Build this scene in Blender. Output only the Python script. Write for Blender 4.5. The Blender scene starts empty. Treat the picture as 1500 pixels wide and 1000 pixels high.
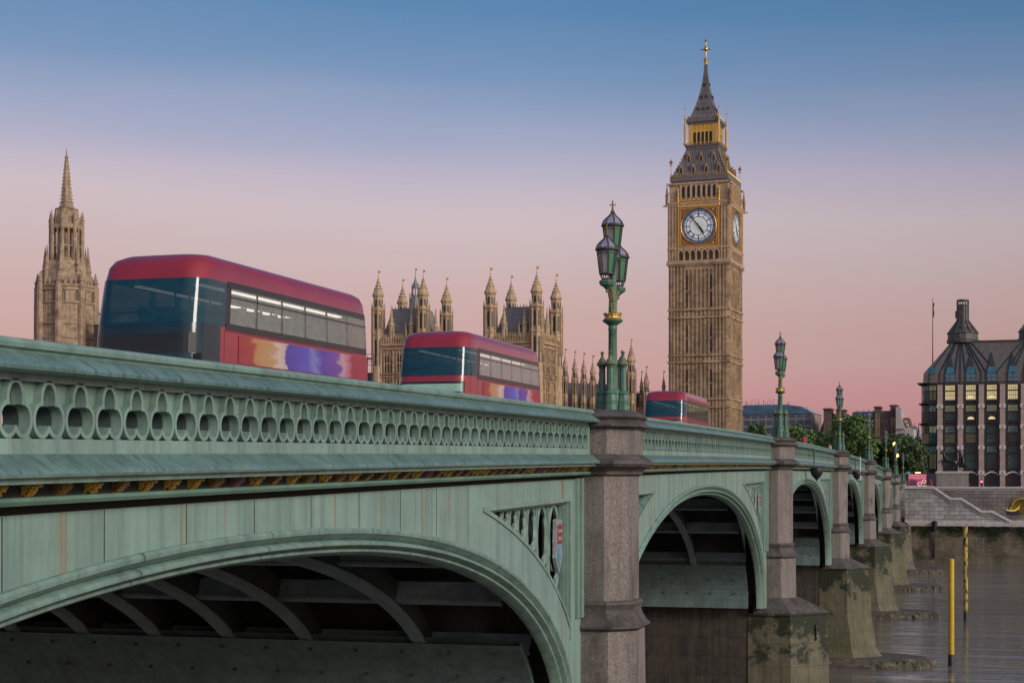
import bpy, bmesh, math, random
from mathutils import Vector, Matrix
R = math.radians
PI = math.pi
random.seed(7)
scene = bpy.context.scene
col = scene.collection

# ------------------------------------------------------------------ camera, sky, sun, exposure
FPX, HOR, PSI = 2300.0, 712.0, math.atan(641 / 2300.0)     # focal length and horizon in photo pixels, heading
cs, sn = math.cos(PSI), math.sin(PSI)
cam = bpy.data.objects.new("camera", bpy.data.cameras.new("camera"))
col.objects.link(cam)
cam.rotation_euler = (R(90), 0, PSI)
cam.data.sensor_width = 36
cam.data.lens = 36 * FPX / 1500
cam.data.shift_y = (HOR - 500) / 1500
cam.data.clip_end = 6000
scene.camera = cam

SUN_AZ = (0.90, -0.44)
wd = bpy.data.worlds.new("World"); scene.world = wd; wd.use_nodes = True
nt = wd.node_tree; nt.nodes.clear()
def N(nt, t, **k):
    n = nt.nodes.new(t)
    for a, v in k.items():
        if a == 'ins':
            for i, x in v.items(): n.inputs[i].default_value = x
        else: setattr(n, a, v)
    return n
def s2l(c):
    return tuple((x / 12.92 if x <= .04045 else ((x + .055) / 1.055) ** 2.4) for x in (v / 255 for v in c))
def ramp(nt, pts, interp='LINEAR'):
    r = nt.nodes.new('ShaderNodeValToRGB'); r.color_ramp.interpolation = interp
    e = r.color_ramp.elements
    while len(e) < len(pts): e.new(0.5)
    for k, (p, c) in enumerate(pts):
        e[k].position = p; e[k].color = (*c, 1) if len(c) == 3 else c
    return r
L = nt.links.new
tc = N(nt, 'ShaderNodeTexCoord')
sep = N(nt, 'ShaderNodeSeparateXYZ'); L(tc.outputs['Generated'], sep.inputs[0])
nz = N(nt, 'ShaderNodeTexNoise', ins={'Scale': 2.2, 'Detail': 3.0}); 
mp = N(nt, 'ShaderNodeMapping'); mp.inputs['Scale'].default_value = (1, 1, 9); L(tc.outputs['Generated'], mp.inputs[0]); L(mp.outputs[0], nz.inputs['Vector'])
n0 = N(nt, 'ShaderNodeMath', operation='MULTIPLY_ADD', ins={1: 0.035, 2: -0.0175}); L(nz.outputs[0], n0.inputs[0])
el = N(nt, 'ShaderNodeMath', operation='ADD'); L(sep.outputs[2], el.inputs[0]); L(n0.outputs[0], el.inputs[1])
# the dusk bands tilt: blue reaches lower towards the north, and the sky there is a little deeper
dn = N(nt, 'ShaderNodeVectorMath', operation='DOT_PRODUCT'); dn.inputs[1].default_value = (cs, sn, 0); L(tc.outputs['Generated'], dn.inputs[0])
tl = N(nt, 'ShaderNodeMapRange', ins={1: -.35, 2: .35, 3: -.004, 4: .022}); L(dn.outputs['Value'], tl.inputs[0])
el2 = N(nt, 'ShaderNodeMath', operation='ADD'); L(el.outputs[0], el2.inputs[0]); L(tl.outputs[0], el2.inputs[1])
tk_ = N(nt, 'ShaderNodeMapRange', ins={1: 0.03, 2: 0.16, 3: 0.0, 4: 1.0}); L(el.outputs[0], tk_.inputs[0])
tm_ = N(nt, 'ShaderNodeMix', data_type='FLOAT'); L(tk_.outputs[0], tm_.inputs[0]); L(el.outputs[0], tm_.inputs[2]); L(el2.outputs[0], tm_.inputs[3])
mr = N(nt, 'ShaderNodeMapRange', ins={1: 0.0, 2: 0.5, 3: 0.0, 4: 1.0}); L(tm_.outputs[0], mr.inputs[0])
fo = N(nt, 'ShaderNodeMapRange', ins={1: 0.0, 2: .33, 3: 1.0, 4: .80}); L(dn.outputs['Value'], fo.inputs[0])
SKY = [(0, (190, 125, 135)), (.06, (199, 147, 152)), (.085, (199, 158, 158)), (.113, (199, 165, 164)), (.15, (200, 177, 180)), (.175, (201, 184, 191)),
       (.2, (184, 175, 195)), (.23, (154, 162, 192)), (.262, (117, 144, 183)), (.297, (86, 130, 174)), (.36, (62, 110, 158)), (.5, (46, 90, 140))]
rp = ramp(nt, [(max(0, p / .5), s2l(c)) for p, c in SKY]); L(mr.outputs[0], rp.inputs[0])
# brighter, warmer sky on the side where the sun is about to rise
dt = N(nt, 'ShaderNodeVectorMath', operation='DOT_PRODUCT'); dt.inputs[1].default_value = (*SUN_AZ, 0.1); L(tc.outputs['Generated'], dt.inputs[0])
gl = N(nt, 'ShaderNodeMapRange', ins={1: -0.1, 2: 1.0, 3: 0.0, 4: 1.0}); gl.interpolation_type = 'SMOOTHSTEP'; L(dt.outputs['Value'], gl.inputs[0])
mx = N(nt, 'ShaderNodeMix', data_type='RGBA', blend_type='ADD'); L(gl.outputs[0], mx.inputs[0]); fm = N(nt, 'ShaderNodeMix', data_type='RGBA', blend_type='MULTIPLY', ins={0: 1.0}); L(rp.outputs[0], fm.inputs[6]); L(fo.outputs[0], fm.inputs[7]); L(fm.outputs[2], mx.inputs[6]); mx.inputs[7].default_value = (.55, .45, .36, 1)
bg = N(nt, 'ShaderNodeBackground', ins={'Strength': 1.0}); L(mx.outputs[2], bg.inputs[0])
sk = N(nt, 'ShaderNodeTexSky', sky_type='NISHITA'); sk.sun_disc = False; sk.sun_elevation = R(2); sk.sun_rotation = math.atan2(SUN_AZ[0], SUN_AZ[1])
bg2 = N(nt, 'ShaderNodeBackground', ins={'Strength': 0.02}); L(sk.outputs[0], bg2.inputs[0])
ad = N(nt, 'ShaderNodeAddShader'); L(bg.outputs[0], ad.inputs[0]); L(bg2.outputs[0], ad.inputs[1])
out = N(nt, 'ShaderNodeOutputWorld'); L(ad.outputs[0], out.inputs[0])

sun = bpy.data.objects.new("sun", bpy.data.lights.new("sun", 'SUN')); col.objects.link(sun)
sun.data.energy = 1.9; sun.data.angle = R(18); sun.data.color = (1.0, .91, .82)
sd = Vector((SUN_AZ[0], SUN_AZ[1], math.tan(R(22)))).normalized()
sun.rotation_euler = sd.to_track_quat('Z', 'Y').to_euler()
scene.view_settings.view_transform = 'Standard'; scene.view_settings.look = 'None'
scene.view_settings.exposure = 0; scene.view_settings.gamma = 1
scene.cycles.max_bounces = 6; scene.cycles.caustics_reflective = False; scene.cycles.caustics_refractive = False

def W(x, z):                       # photo column and distance along the view axis -> ground position
    r = (x - 750) / FPX * z
    return Vector((r * cs - z * sn, r * sn + z * cs, 0))

# ------------------------------------------------------------------ materials
MATS = {}
def mat(name, c, rough=.6, var=.18, scale=1.0, bump=0.0, metal=0.0, streak=0.0, spec=.5, emit=None, es=0.0, stretch=(1, 1, 1), brick=None, second=None, seed=0.0, rust=0.0, coat=0.0, band=None):
    """procedural material: base colour varied by object-space noise, optional ashlar joints, vertical weather streaks and stain colour"""
    if name in MATS: return MATS[name]
    m = bpy.data.materials.new(name); m.use_nodes = True; t = m.node_tree; l = t.links.new
    b = t.nodes['Principled BSDF']
    b.inputs['Roughness'].default_value = rough; b.inputs['Metallic'].default_value = metal
    b.inputs['Specular IOR Level'].default_value = spec; b.inputs['Coat Weight'].default_value = coat
    tcn = N(t, 'ShaderNodeTexCoord'); mpn = N(t, 'ShaderNodeMapping'); mpn.inputs['Scale'].default_value = stretch; mpn.inputs['Location'].default_value = (seed, seed * 1.7, 0)
    l(tcn.outputs['Object'], mpn.inputs[0])
    nz = N(t, 'ShaderNodeTexNoise', ins={'Scale': scale, 'Detail': 6.0, 'Roughness': .62}); l(mpn.outputs[0], nz.inputs['Vector'])
    lo = tuple(max(0, x * (1 - var)) for x in c); hi = tuple(min(1, x * (1 + var)) for x in c)
    r = ramp(t, [(.32, lo), (.68, hi)]); l(nz.outputs[0], r.inputs[0]); cur = r.outputs[0]
    def mixc(fac, colr, mode='MIX'):
        nonlocal cur
        x = N(t, 'ShaderNodeMix', data_type='RGBA', blend_type=mode); l(fac, x.inputs[0]); l(cur, x.inputs[6]); x.inputs[7].default_value = (*colr, 1); cur = x.outputs[2]
    if second:                        # patches of another colour (moss, dirt, stain)
        n2 = N(t, 'ShaderNodeTexNoise', ins={'Scale': second[1], 'Detail': 8.0, 'Roughness': .65}); m2 = N(t, 'ShaderNodeMapping'); m2.inputs['Scale'].default_value = second[4] if len(second) > 4 else (1, 1, 1); m2.inputs['Location'].default_value = (3.1 + seed, 5.7, 1.3)
        l(tcn.outputs['Object'], m2.inputs[0]); l(m2.outputs[0], n2.inputs['Vector'])
        r2 = ramp(t, [(second[2], (0, 0, 0)), (second[3], (1, 1, 1))]); l(n2.outputs[0], r2.inputs[0]); mixc(r2.outputs[0], second[0])
    if band:                          # growth that keeps to a range of heights: (colour, z low, z high, noise scale, threshold)
        zs_ = N(t, 'ShaderNodeSeparateXYZ'); l(tcn.outputs['Object'], zs_.inputs[0])
        up_ = N(t, 'ShaderNodeMapRange', ins={1: band[1], 2: band[1] + (band[2] - band[1]) * .7, 3: 0.0, 4: 1.0}); l(zs_.outputs[2], up_.inputs[0])
        dn_ = N(t, 'ShaderNodeMapRange', ins={1: band[2] - .05, 2: band[2] + .05, 3: 1.0, 4: 0.0}); l(zs_.outputs[2], dn_.inputs[0])
        nb_ = N(t, 'ShaderNodeTexNoise', ins={'Scale': band[3], 'Detail': 9.0, 'Roughness': .7}); mb_ = N(t, 'ShaderNodeMapping'); mb_.inputs['Location'].default_value = (1.7, 8.2, 4.4); l(tcn.outputs['Object'], mb_.inputs[0]); l(mb_.outputs[0], nb_.inputs['Vector'])
        p1_ = N(t, 'ShaderNodeMath', operation='MULTIPLY'); l(up_.outputs[0], p1_.inputs[0]); l(dn_.outputs[0], p1_.inputs[1])
        p2_ = N(t, 'ShaderNodeMath', operation='MULTIPLY_ADD', ins={1: .22}); l(p1_.outputs[0], p2_.inputs[0]); l(nb_.outputs[0], p2_.inputs[2])
        r5 = ramp(t, [(band[4], (0, 0, 0)), (band[4] + .07, (1, 1, 1))]); l(p2_.outputs[0], r5.inputs[0]); mixc(r5.outputs[0], band[0])
    if streak:
        n3 = N(t, 'ShaderNodeTexNoise', ins={'Scale': 1.0, 'Detail': 5.0, 'Roughness': .7}); m3 = N(t, 'ShaderNodeMapping'); m3.inputs['Scale'].default_value = (5, 5, .25); m3.inputs['Location'].default_value = (seed, 2, 0)
        l(tcn.outputs['Object'], m3.inputs[0]); l(m3.outputs[0], n3.inputs['Vector'])
        r3 = ramp(t, [(.45, (0, 0, 0)), (.75, (streak,) * 3)]); l(n3.outputs[0], r3.inputs[0]); mixc(r3.outputs[0], tuple(x * .25 for x in c))
    if rust:
        n4 = N(t, 'ShaderNodeTexNoise', ins={'Scale': 1.0, 'Detail': 3.0}); m4 = N(t, 'ShaderNodeMapping'); m4.inputs['Scale'].default_value = (4.6, 4.6, .06); m4.inputs['Location'].default_value = (0, 11.3, 0)
        l(tcn.outputs['Object'], m4.inputs[0]); l(m4.outputs[0], n4.inputs['Vector'])
        r4 = ramp(t, [(.63, (0, 0, 0)), (.72, (rust,) * 3)]); l(n4.outputs[0], r4.inputs[0]); mixc(r4.outputs[0], (.28, .15, .05))
    if brick:                         # (width, height, mortar size, mortar colour, tone variation)
        sx = N(t, 'ShaderNodeSeparateXYZ'); l(tcn.outputs['Object'], sx.inputs[0])
        ad = N(t, 'ShaderNodeMath', operation='ADD'); l(sx.outputs[0], ad.inputs[0]); l(sx.outputs[1], ad.inputs[1])
        cb = N(t, 'ShaderNodeCombineXYZ'); l(ad.outputs[0], cb.inputs[0]); l(sx.outputs[2], cb.inputs[1])
        bk = N(t, 'ShaderNodeTexBrick', ins={'Scale': 1.0, 'Mortar Size': brick[2], 'Brick Width': brick[0], 'Row Height': brick[1], 'Color1': (1, 1, 1, 1), 'Color2': (brick[4],) * 3 + (1,), 'Mortar': (*brick[3], 1), 'Mortar Smooth': .3})
        l(cb.outputs[0], bk.inputs['Vector'])
        x = N(t, 'ShaderNodeMix', data_type='RGBA', blend_type='MULTIPLY', ins={0: 1.0}); l(cur, x.inputs[6]); l(bk.outputs[0], x.inputs[7]); cur = x.outputs[2]
    l(cur, b.inputs['Base Color'])
    if bump:
        nb = N(t, 'ShaderNodeTexNoise', ins={'Scale': scale * 9, 'Detail': 6.0}); l(mpn.outputs[0], nb.inputs['Vector'])
        bp = N(t, 'ShaderNodeBump', ins={'Strength': bump, 'Distance': .05}); l(nb.outputs[0], bp.inputs['Height']); l(bp.outputs[0], b.inputs['Normal'])
    if emit:
        b.inputs['Emission Color'].default_value = (*emit, 1); b.inputs['Emission Strength'].default_value = es
    MATS[name] = m; return m
GREEN = (.222, .345, .292)
paint = mat('bridge_paint', GREEN, .5, .16, 1.3, .2, streak=.6, rust=.0)
paint_panel = mat('bridge_panel_paint', (.235, .362, .312), .55, .15, .8, .15, streak=.5, rust=1.0)
paint_top = mat('weathered_paint_ledge', (.15, .255, .235), .35, .22, 2.2, .25, second=((.05, .075, .075), 4.0, .50, .72, (1, 3, 1)), streak=.3)
rib_paint = mat('rib_paint', (.25, .34, .37), .6, .2, 1.0, .1, streak=.3)
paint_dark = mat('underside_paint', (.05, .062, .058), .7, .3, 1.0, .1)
paint_plate = mat('plate_paint', (.16, .24, .235), .55, .2, 1.2, .1, streak=.5)
seam_m = mat('seam_dirt_recess_shade', (.03, .035, .03), .9, .2)
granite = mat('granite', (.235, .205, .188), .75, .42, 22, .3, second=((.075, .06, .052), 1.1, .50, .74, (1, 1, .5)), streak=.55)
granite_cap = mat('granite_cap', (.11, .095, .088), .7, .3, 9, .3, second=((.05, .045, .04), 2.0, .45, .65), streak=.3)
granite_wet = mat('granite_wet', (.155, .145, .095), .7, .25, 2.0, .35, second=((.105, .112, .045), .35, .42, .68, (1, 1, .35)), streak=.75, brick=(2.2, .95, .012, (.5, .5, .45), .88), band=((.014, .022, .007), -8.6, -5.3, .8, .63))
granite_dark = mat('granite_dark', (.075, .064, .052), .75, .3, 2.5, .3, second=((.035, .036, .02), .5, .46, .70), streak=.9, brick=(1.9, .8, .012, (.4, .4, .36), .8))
footing_m = mat('footing_concrete', (.10, .088, .066), .85, .4, 3, .8, second=((.27, .23, .175), 2.2, .56, .66, (1, 1, 2)))
gold = mat('gilding', (.72, .44, .11), .32, .35, 9, .3, metal=.7)
gold_dull = mat('gilding_worn', (.34, .20, .07), .45, .6, 12, .5, metal=.4)
iron = mat('black_iron', (.02, .022, .022), .5, .2)
stone = mat('limestone', (.58, .42, .255), .8, .22, .45, .25, second=((.33, .225, .135), .5, .48, .70, (1, 1, .4)), streak=.45, brick=(1.1, .5, .012, (.75, .73, .70), .66))
stone_fine = mat('carved_limestone', (.53, .38, .23), .8, .25, 1.2, .25, streak=.5)
stone_pale = mat('limestone_distant', (.43, .32, .215), .85, .28, .7, .2, second=((.22, .155, .10), .4, .48, .66), streak=.6)
recess = mat('window_recess', (.02, .019, .018), .35, .3, 2)
slate = mat('slate', (.27, .265, .27), .5, .22, 2.5, .2, streak=.4, brick=(.6, .35, .02, (.6, .6, .6), .85))
iron_roof = mat('cast_iron_roof', (.165, .150, .150), .5, .2, 1.5, .15, streak=.3)

# ------------------------------------------------------------------ mesh helpers
class MB:
    def __init__(s): s.v = []; s.f = []; s.mi = []; s.m = 0
    def add(s, vs, fs):
        o = len(s.v); s.v += [tuple(v) for v in vs]
        for f in fs: s.f.append([o + i for i in f]); s.mi.append(s.m)
        return s
    def box(s, x0, x1, y0, y1, z0, z1):
        return s.add([(x0, y0, z0), (x1, y0, z0), (x1, y1, z0), (x0, y1, z0), (x0, y0, z1), (x1, y0, z1), (x1, y1, z1), (x0, y1, z1)],
                     [(0, 3, 2, 1), (4, 5, 6, 7), (0, 1, 5, 4), (1, 2, 6, 5), (2, 3, 7, 6), (3, 0, 4, 7)])
    def loft(s, rings, cap=True):        # rings: lists of 3-D points, equal counts
        n = len(rings[0]); vs = [p for r in rings for p in r]; fs = []
        for k in range(len(rings) - 1):
            for i in range(n):
                j = (i + 1) % n; fs.append((k * n + i, k * n + j, (k + 1) * n + j, (k + 1) * n + i))
        if cap: fs.append(tuple(range(n - 1, -1, -1))); fs.append(tuple((len(rings) - 1) * n + i for i in range(n)))
        return s.add(vs, fs)
    def lathe(s, cx, cy, prof, n=8, rot=None, cap=True, sx=1, sy=1):
        rot = PI / n if rot is None else rot
        return s.loft([[(cx + sx * r * math.cos(rot + 2 * PI * i / n), cy + sy * r * math.sin(rot + 2 * PI * i / n), z) for i in range(n)] for r, z in prof], cap)
    def prism(s, poly, z0, z1): return s.loft([[(x, y, z0) for x, y in poly], [(x, y, z1) for x, y in poly]])
    def plate(s, poly, y0, y1): return s.loft([[(x, y0, z) for x, z in poly], [(x, y1, z) for x, z in poly]])
    def bar(s, p, q, w, h=None, up=(0, 0, 1)):
        p = Vector(p); q = Vector(q); h = h or w; d = (q - p).normalized(); u = Vector(up)
        if abs(d.dot(u)) > .98: u = Vector((1, 0, 0))
        a = d.cross(u).normalized() * w / 2; b = a.cross(d).normalized() * h / 2
        return s.loft([[c + a + b, c - a + b, c - a - b, c + a - b] for c in (p, q)])
    def tube(s, pts, r, n=8):
        pts = [Vector(p) for p in pts]; rings = []
        for k, p in enumerate(pts):
            d = (pts[min(k + 1, len(pts) - 1)] - pts[max(k - 1, 0)]).normalized(); u = Vector((0, 0, 1)) if abs(d.z) < .9 else Vector((1, 0, 0))
            a = d.cross(u).normalized(); b = a.cross(d); rr = r[k] if isinstance(r, (list, tuple)) else r
            rings.append([p + (a * math.cos(2 * PI * i / n) + b * math.sin(2 * PI * i / n)) * rr for i in range(n)])
        return s.loft(rings)
    def sweep(s, rows, close=False):     # rows: list of equal-length point lists joined as a sheet
        n = len(rows[0]); vs = [p for r in rows for p in r]; fs = []
        for k in range(len(rows) - 1):
            for i in range(n if close else n - 1):
                j = (i + 1) % n; fs.append((k * n + i, (k + 1) * n + i, (k + 1) * n + j, k * n + j))
        return s.add(vs, fs)
    def merge(s, o, fn=lambda v: v):
        off = len(s.v); s.v += [tuple(fn(Vector(v))) for v in o.v]
        s.f += [[off + i for i in f] for f in o.f]; s.mi += [s.m if s.m else k for k in o.mi]
        return s
    def build(s, name, mats, parent=None, smooth=None, loc=None):
        me = bpy.data.meshes.new(name); me.from_pydata(s.v, [], s.f)
        for m in (mats if isinstance(mats, (list, tuple)) else [mats]): me.materials.append(m)
        if any(s.mi): me.polygons.foreach_set('material_index', s.mi)
        bm = bmesh.new(); bm.from_mesh(me); bmesh.ops.recalc_face_normals(bm, faces=bm.faces); bm.to_mesh(me); bm.free()
        if smooth:
            me.polygons.foreach_set('use_smooth', [True] * len(me.polygons)); me.set_sharp_from_angle(angle=R(smooth))
        me.update()
        o = bpy.data.objects.new(name, me); col.objects.link(o); o.parent = parent
        if loc: o.location = loc
        return o
def rotz(k, c=(0, 0)):
    a = k * PI / 2; ca, sa = round(math.cos(a)), round(math.sin(a))
    return lambda v: Vector((c[0] + ca * (v.x - c[0]) - sa * (v.y - c[1]), c[1] + sa * (v.x - c[0]) + ca * (v.y - c[1]), v.z))
def tag(o, label, cat, group=None, kind=None):
    if label: o['label'] = label
    if cat: o['category'] = cat
    if group: o['group'] = group
    if kind: o['kind'] = kind
    return o
def thing(name, label, cat, loc=(0, 0, 0), rz=0, group=None):
    o = bpy.data.objects.new(name, None); col.objects.link(o); o.location = loc; o.rotation_euler = (0, 0, rz); o.empty_display_size = .3
    return tag(o, label, cat, group)
def node(name, parent, loc=(0, 0, 0), label=None):
    o = bpy.data.objects.new(name, None); col.objects.link(o); o.parent = parent; o.location = loc; o.empty_display_size = .1
    if label: o['label'] = label
    return o
def struct(o): o['kind'] = 'structure'; return o
def copy_tree(o, parent=None):
    c = o.copy(); col.objects.link(c); c.parent = parent
    for ch in [x for x in bpy.data.objects if x.parent == o]: copy_tree(ch, c)
    return c
def flat_shape(loops, depth):
    """filled outline with holes, extruded: loops are lists of (u, v); returns verts (u, v, w) and faces with w in -depth..0"""
    cu = bpy.data.curves.new('outline', 'CURVE'); cu.dimensions = '2D'; cu.fill_mode = 'BOTH'; cu.extrude = depth / 2
    for lp in loops:
        sp = cu.splines.new('POLY'); sp.points.add(len(lp) - 1); sp.use_cyclic_u = True
        for p, (u, v) in zip(sp.points, lp): p.co = (u, v, 0, 1)
    ob = bpy.data.objects.new('outline', cu); col.objects.link(ob)
    dg = bpy.context.evaluated_depsgraph_get(); dg.update()
    me = bpy.data.meshes.new_from_object(ob.evaluated_get(dg), depsgraph=dg)
    vs = [(v.co.x, v.co.y, v.co.z - depth / 2) for v in me.vertices]; fs = [tuple(p.vertices) for p in me.polygons]
    bpy.data.objects.remove(ob); bpy.data.curves.remove(cu); bpy.data.meshes.remove(me)
    return vs, fs
def skin(name, verts, edges, radii, material, parent=None, sub=2, root=0, loc=None):
    """continuous body grown over a skeleton of joints"""
    me = bpy.data.meshes.new(name); me.from_pydata(verts, edges, []); ob = bpy.data.objects.new(name, me); col.objects.link(ob)
    md = ob.modifiers.new('skin', 'SKIN'); md.use_smooth_shade = True
    sb = ob.modifiers.new('sub', 'SUBSURF'); sb.levels = sub; sb.render_levels = sub
    for i, r in enumerate(radii):
        sv = me.skin_vertices[0].data[i]; sv.radius = (r, r) if not isinstance(r, tuple) else r; sv.use_root = (i == root)
    dg = bpy.context.evaluated_depsgraph_get(); dg.update()
    m2 = bpy.data.meshes.new_from_object(ob.evaluated_get(dg), depsgraph=dg); m2.materials.clear(); m2.materials.append(material)
    ob.modifiers.clear(); ob.data = m2; bpy.data.meshes.remove(me); m2.name = name; ob.parent = parent
    m2.polygons.foreach_set('use_smooth', [True] * len(m2.polygons))
    if loc: ob.location = loc
    return ob
# ------------------------------------------------------------------ bridge
FX = -7.5                                   # plane of the spandrels
PC = [1.4, 33.3, 68.2, 106.0, 145.3, 184.4, 218.8, 253.4]
WATER = -11.7; SPR = -5.1; SOUTH = -33.5
def top(d): return 2.43 - 9.34e-5 * (d - 125.6) ** 2
def deck(d): return top(d) - 1.15
bridge = thing('arched_bridge', 'green painted iron bridge of low arches on granite piers across the river', 'bridge', (0, 0, 0))
EXP = 2 / 2.15
def arch(k, n):                             # outer edge of the arch face in (d, Z)
    a = (PC[k + 1] - PC[k]) / 2 - 1.7; c = (PC[k + 1] + PC[k]) / 2; b = top(c) - 1.41 - .44 - SPR
    o = []
    for i in range(n + 1):
        t = PI - PI * i / n
        o.append((c + a * math.copysign(abs(math.cos(t)) ** EXP, math.cos(t)), SPR + b * abs(math.sin(t)) ** EXP))
    return o
def normals(pts):
    r = []
    for i in range(len(pts)):
        p, q = pts[max(i - 1, 0)], pts[min(i + 1, len(pts) - 1)]
        dx, dz = q[0] - p[0], q[1] - p[1]; l = math.hypot(dx, dz) or 1
        r.append((-dz / l, dx / l))         # outward (up) for left-to-right arches
    return r
def inset(pts, t):
    nn = normals(pts); return [(p[0] + n[0] * t, p[1] + n[1] * t) for p, n in zip(pts, nn)]

# trefoil parapet cell
CW = .49
def lobes(s):
    L_ = [(-.105, -.088, .100 + s, .118 + s), (.105, -.088, .100 + s, .118 + s), (0, .085, .090 + s, .128 + s)]
    pts = []
    for i in range(56):
        th = 2 * PI * i / 56 + PI / 2; dx, dy = math.cos(th), math.sin(th); best = .105 + s * (1.2 if dy < 0 else .8)
        for cx, cy, rx, ry in L_:
            A = (dx / rx) ** 2 + (dy / ry) ** 2; B = -2 * (cx * dx / rx ** 2 + (cy + .03) * dy / ry ** 2); C_ = (cx / rx) ** 2 + ((cy + .03) / ry) ** 2 - 1
            D = B * B - 4 * A * C_
            if D >= 0: best = max(best, (-B + math.sqrt(D)) / (2 * A))
        pts.append((dx * best, -.03 + dy * best))
    return pts
rect = [(-CW / 2, -.245), (CW / 2, -.245), (CW / 2, .245), (-CW / 2, .245)]
ring_v, ring_f = flat_shape([[(max(-.2449, min(.2449, u)), max(-.24, min(.243, v))) for u, v in lobes(.038)], lobes(0)], .10)
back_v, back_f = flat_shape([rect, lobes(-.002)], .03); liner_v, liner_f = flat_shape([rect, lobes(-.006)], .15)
def trefoil_panel(mb, d0, d1):
    n = round((d1 - d0) / CW); w = (d1 - d0) / n
    for i in range(n):
        c = d0 + (i + .5) * w
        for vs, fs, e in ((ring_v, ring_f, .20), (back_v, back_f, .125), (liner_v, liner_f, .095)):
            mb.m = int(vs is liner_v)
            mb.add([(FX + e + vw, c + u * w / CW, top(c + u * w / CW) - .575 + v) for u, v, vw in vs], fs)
    mb.m = 0
def run(mb, prof, d0, d1, step=1.5, ends=True, alt=()):   # (e, dz) profile swept along the bridge with its camber
    n = max(1, round((d1 - d0) / step)); rings = []
    for i in range(n + 1):
        d = d0 + (d1 - d0) * i / n
        rings.append([(FX + e, d, top(d) + z) for e, z in prof])
    f0 = len(mb.f); mb.loft(rings, ends); np_ = len(prof)
    for i in range(n * np_):
        if i % np_ in alt: mb.mi[f0 + i] = 1
RAIL = [(-.12, -.02), (-.02, 0), (.20, 0), (.27, -.015), (.30, -.05), (.29, -.085), (.25, -.10), (.245, -.115), (.30, -.15), (.40, -.215), (.42, -.24), (.41, -.268), (.34, -.28), (.20, -.285), (.20, -.33), (-.05, -.33), (-.05, -.28), (-.2, -.26), (-.22, -.15), (-.12, -.1)]
BAND = [(-.03, -.82), (.20, -.82), (.205, -.945), (.25, -.95), (.40, -1.055), (.445, -1.085), (.455, -1.11), (.44, -1.135), (.37, -1.145), (.36, -1.19), (.12, -1.19), (-.03, -1.1)]
ROLL = [(-.05, -1.19), (.10, -1.19), (.10, -1.30), (.20, -1.305), (.235, -1.335), (.20, -1.37), (.04, -1.378), (-.10, -1.38), (-.10, -1.47), (-.16, -1.47), (-.16, -1.19)]
STRIP = [(.02, -.33), (.18, -.33), (.18, -.342), (.02, -.342)]

def hole_outline(k, side, inner=0.0):
    """triangular opening between the arch, the top plate and the pier"""
    A = arch(k, 200); off = inset(A, .74 + inner)
    if side > 0: e = PC[k + 1] - 1.95 - inner
    else: e = PC[k] + 1.95 + inner
    low = [p for p in off]
    tz = lambda d: top(d) - 1.41 - .46 - inner
    seg = [(d, z) for d, z in low if z < tz(d) and ((d > (PC[k] + PC[k + 1]) / 2) == (side > 0)) and (d < e if side > 0 else d > e)]
    if len(seg) < 4: return None
    seg = seg[::4] + [seg[-1]]
    if side > 0:
        z_e = seg[-1][1]; return seg + [(e, z_e - .25), (e, tz(e))]
    else:
        seg = seg[::-1]; z_e = seg[-1][1]
        return seg + [(e, z_e - .25), (e, tz(e))]

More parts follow.
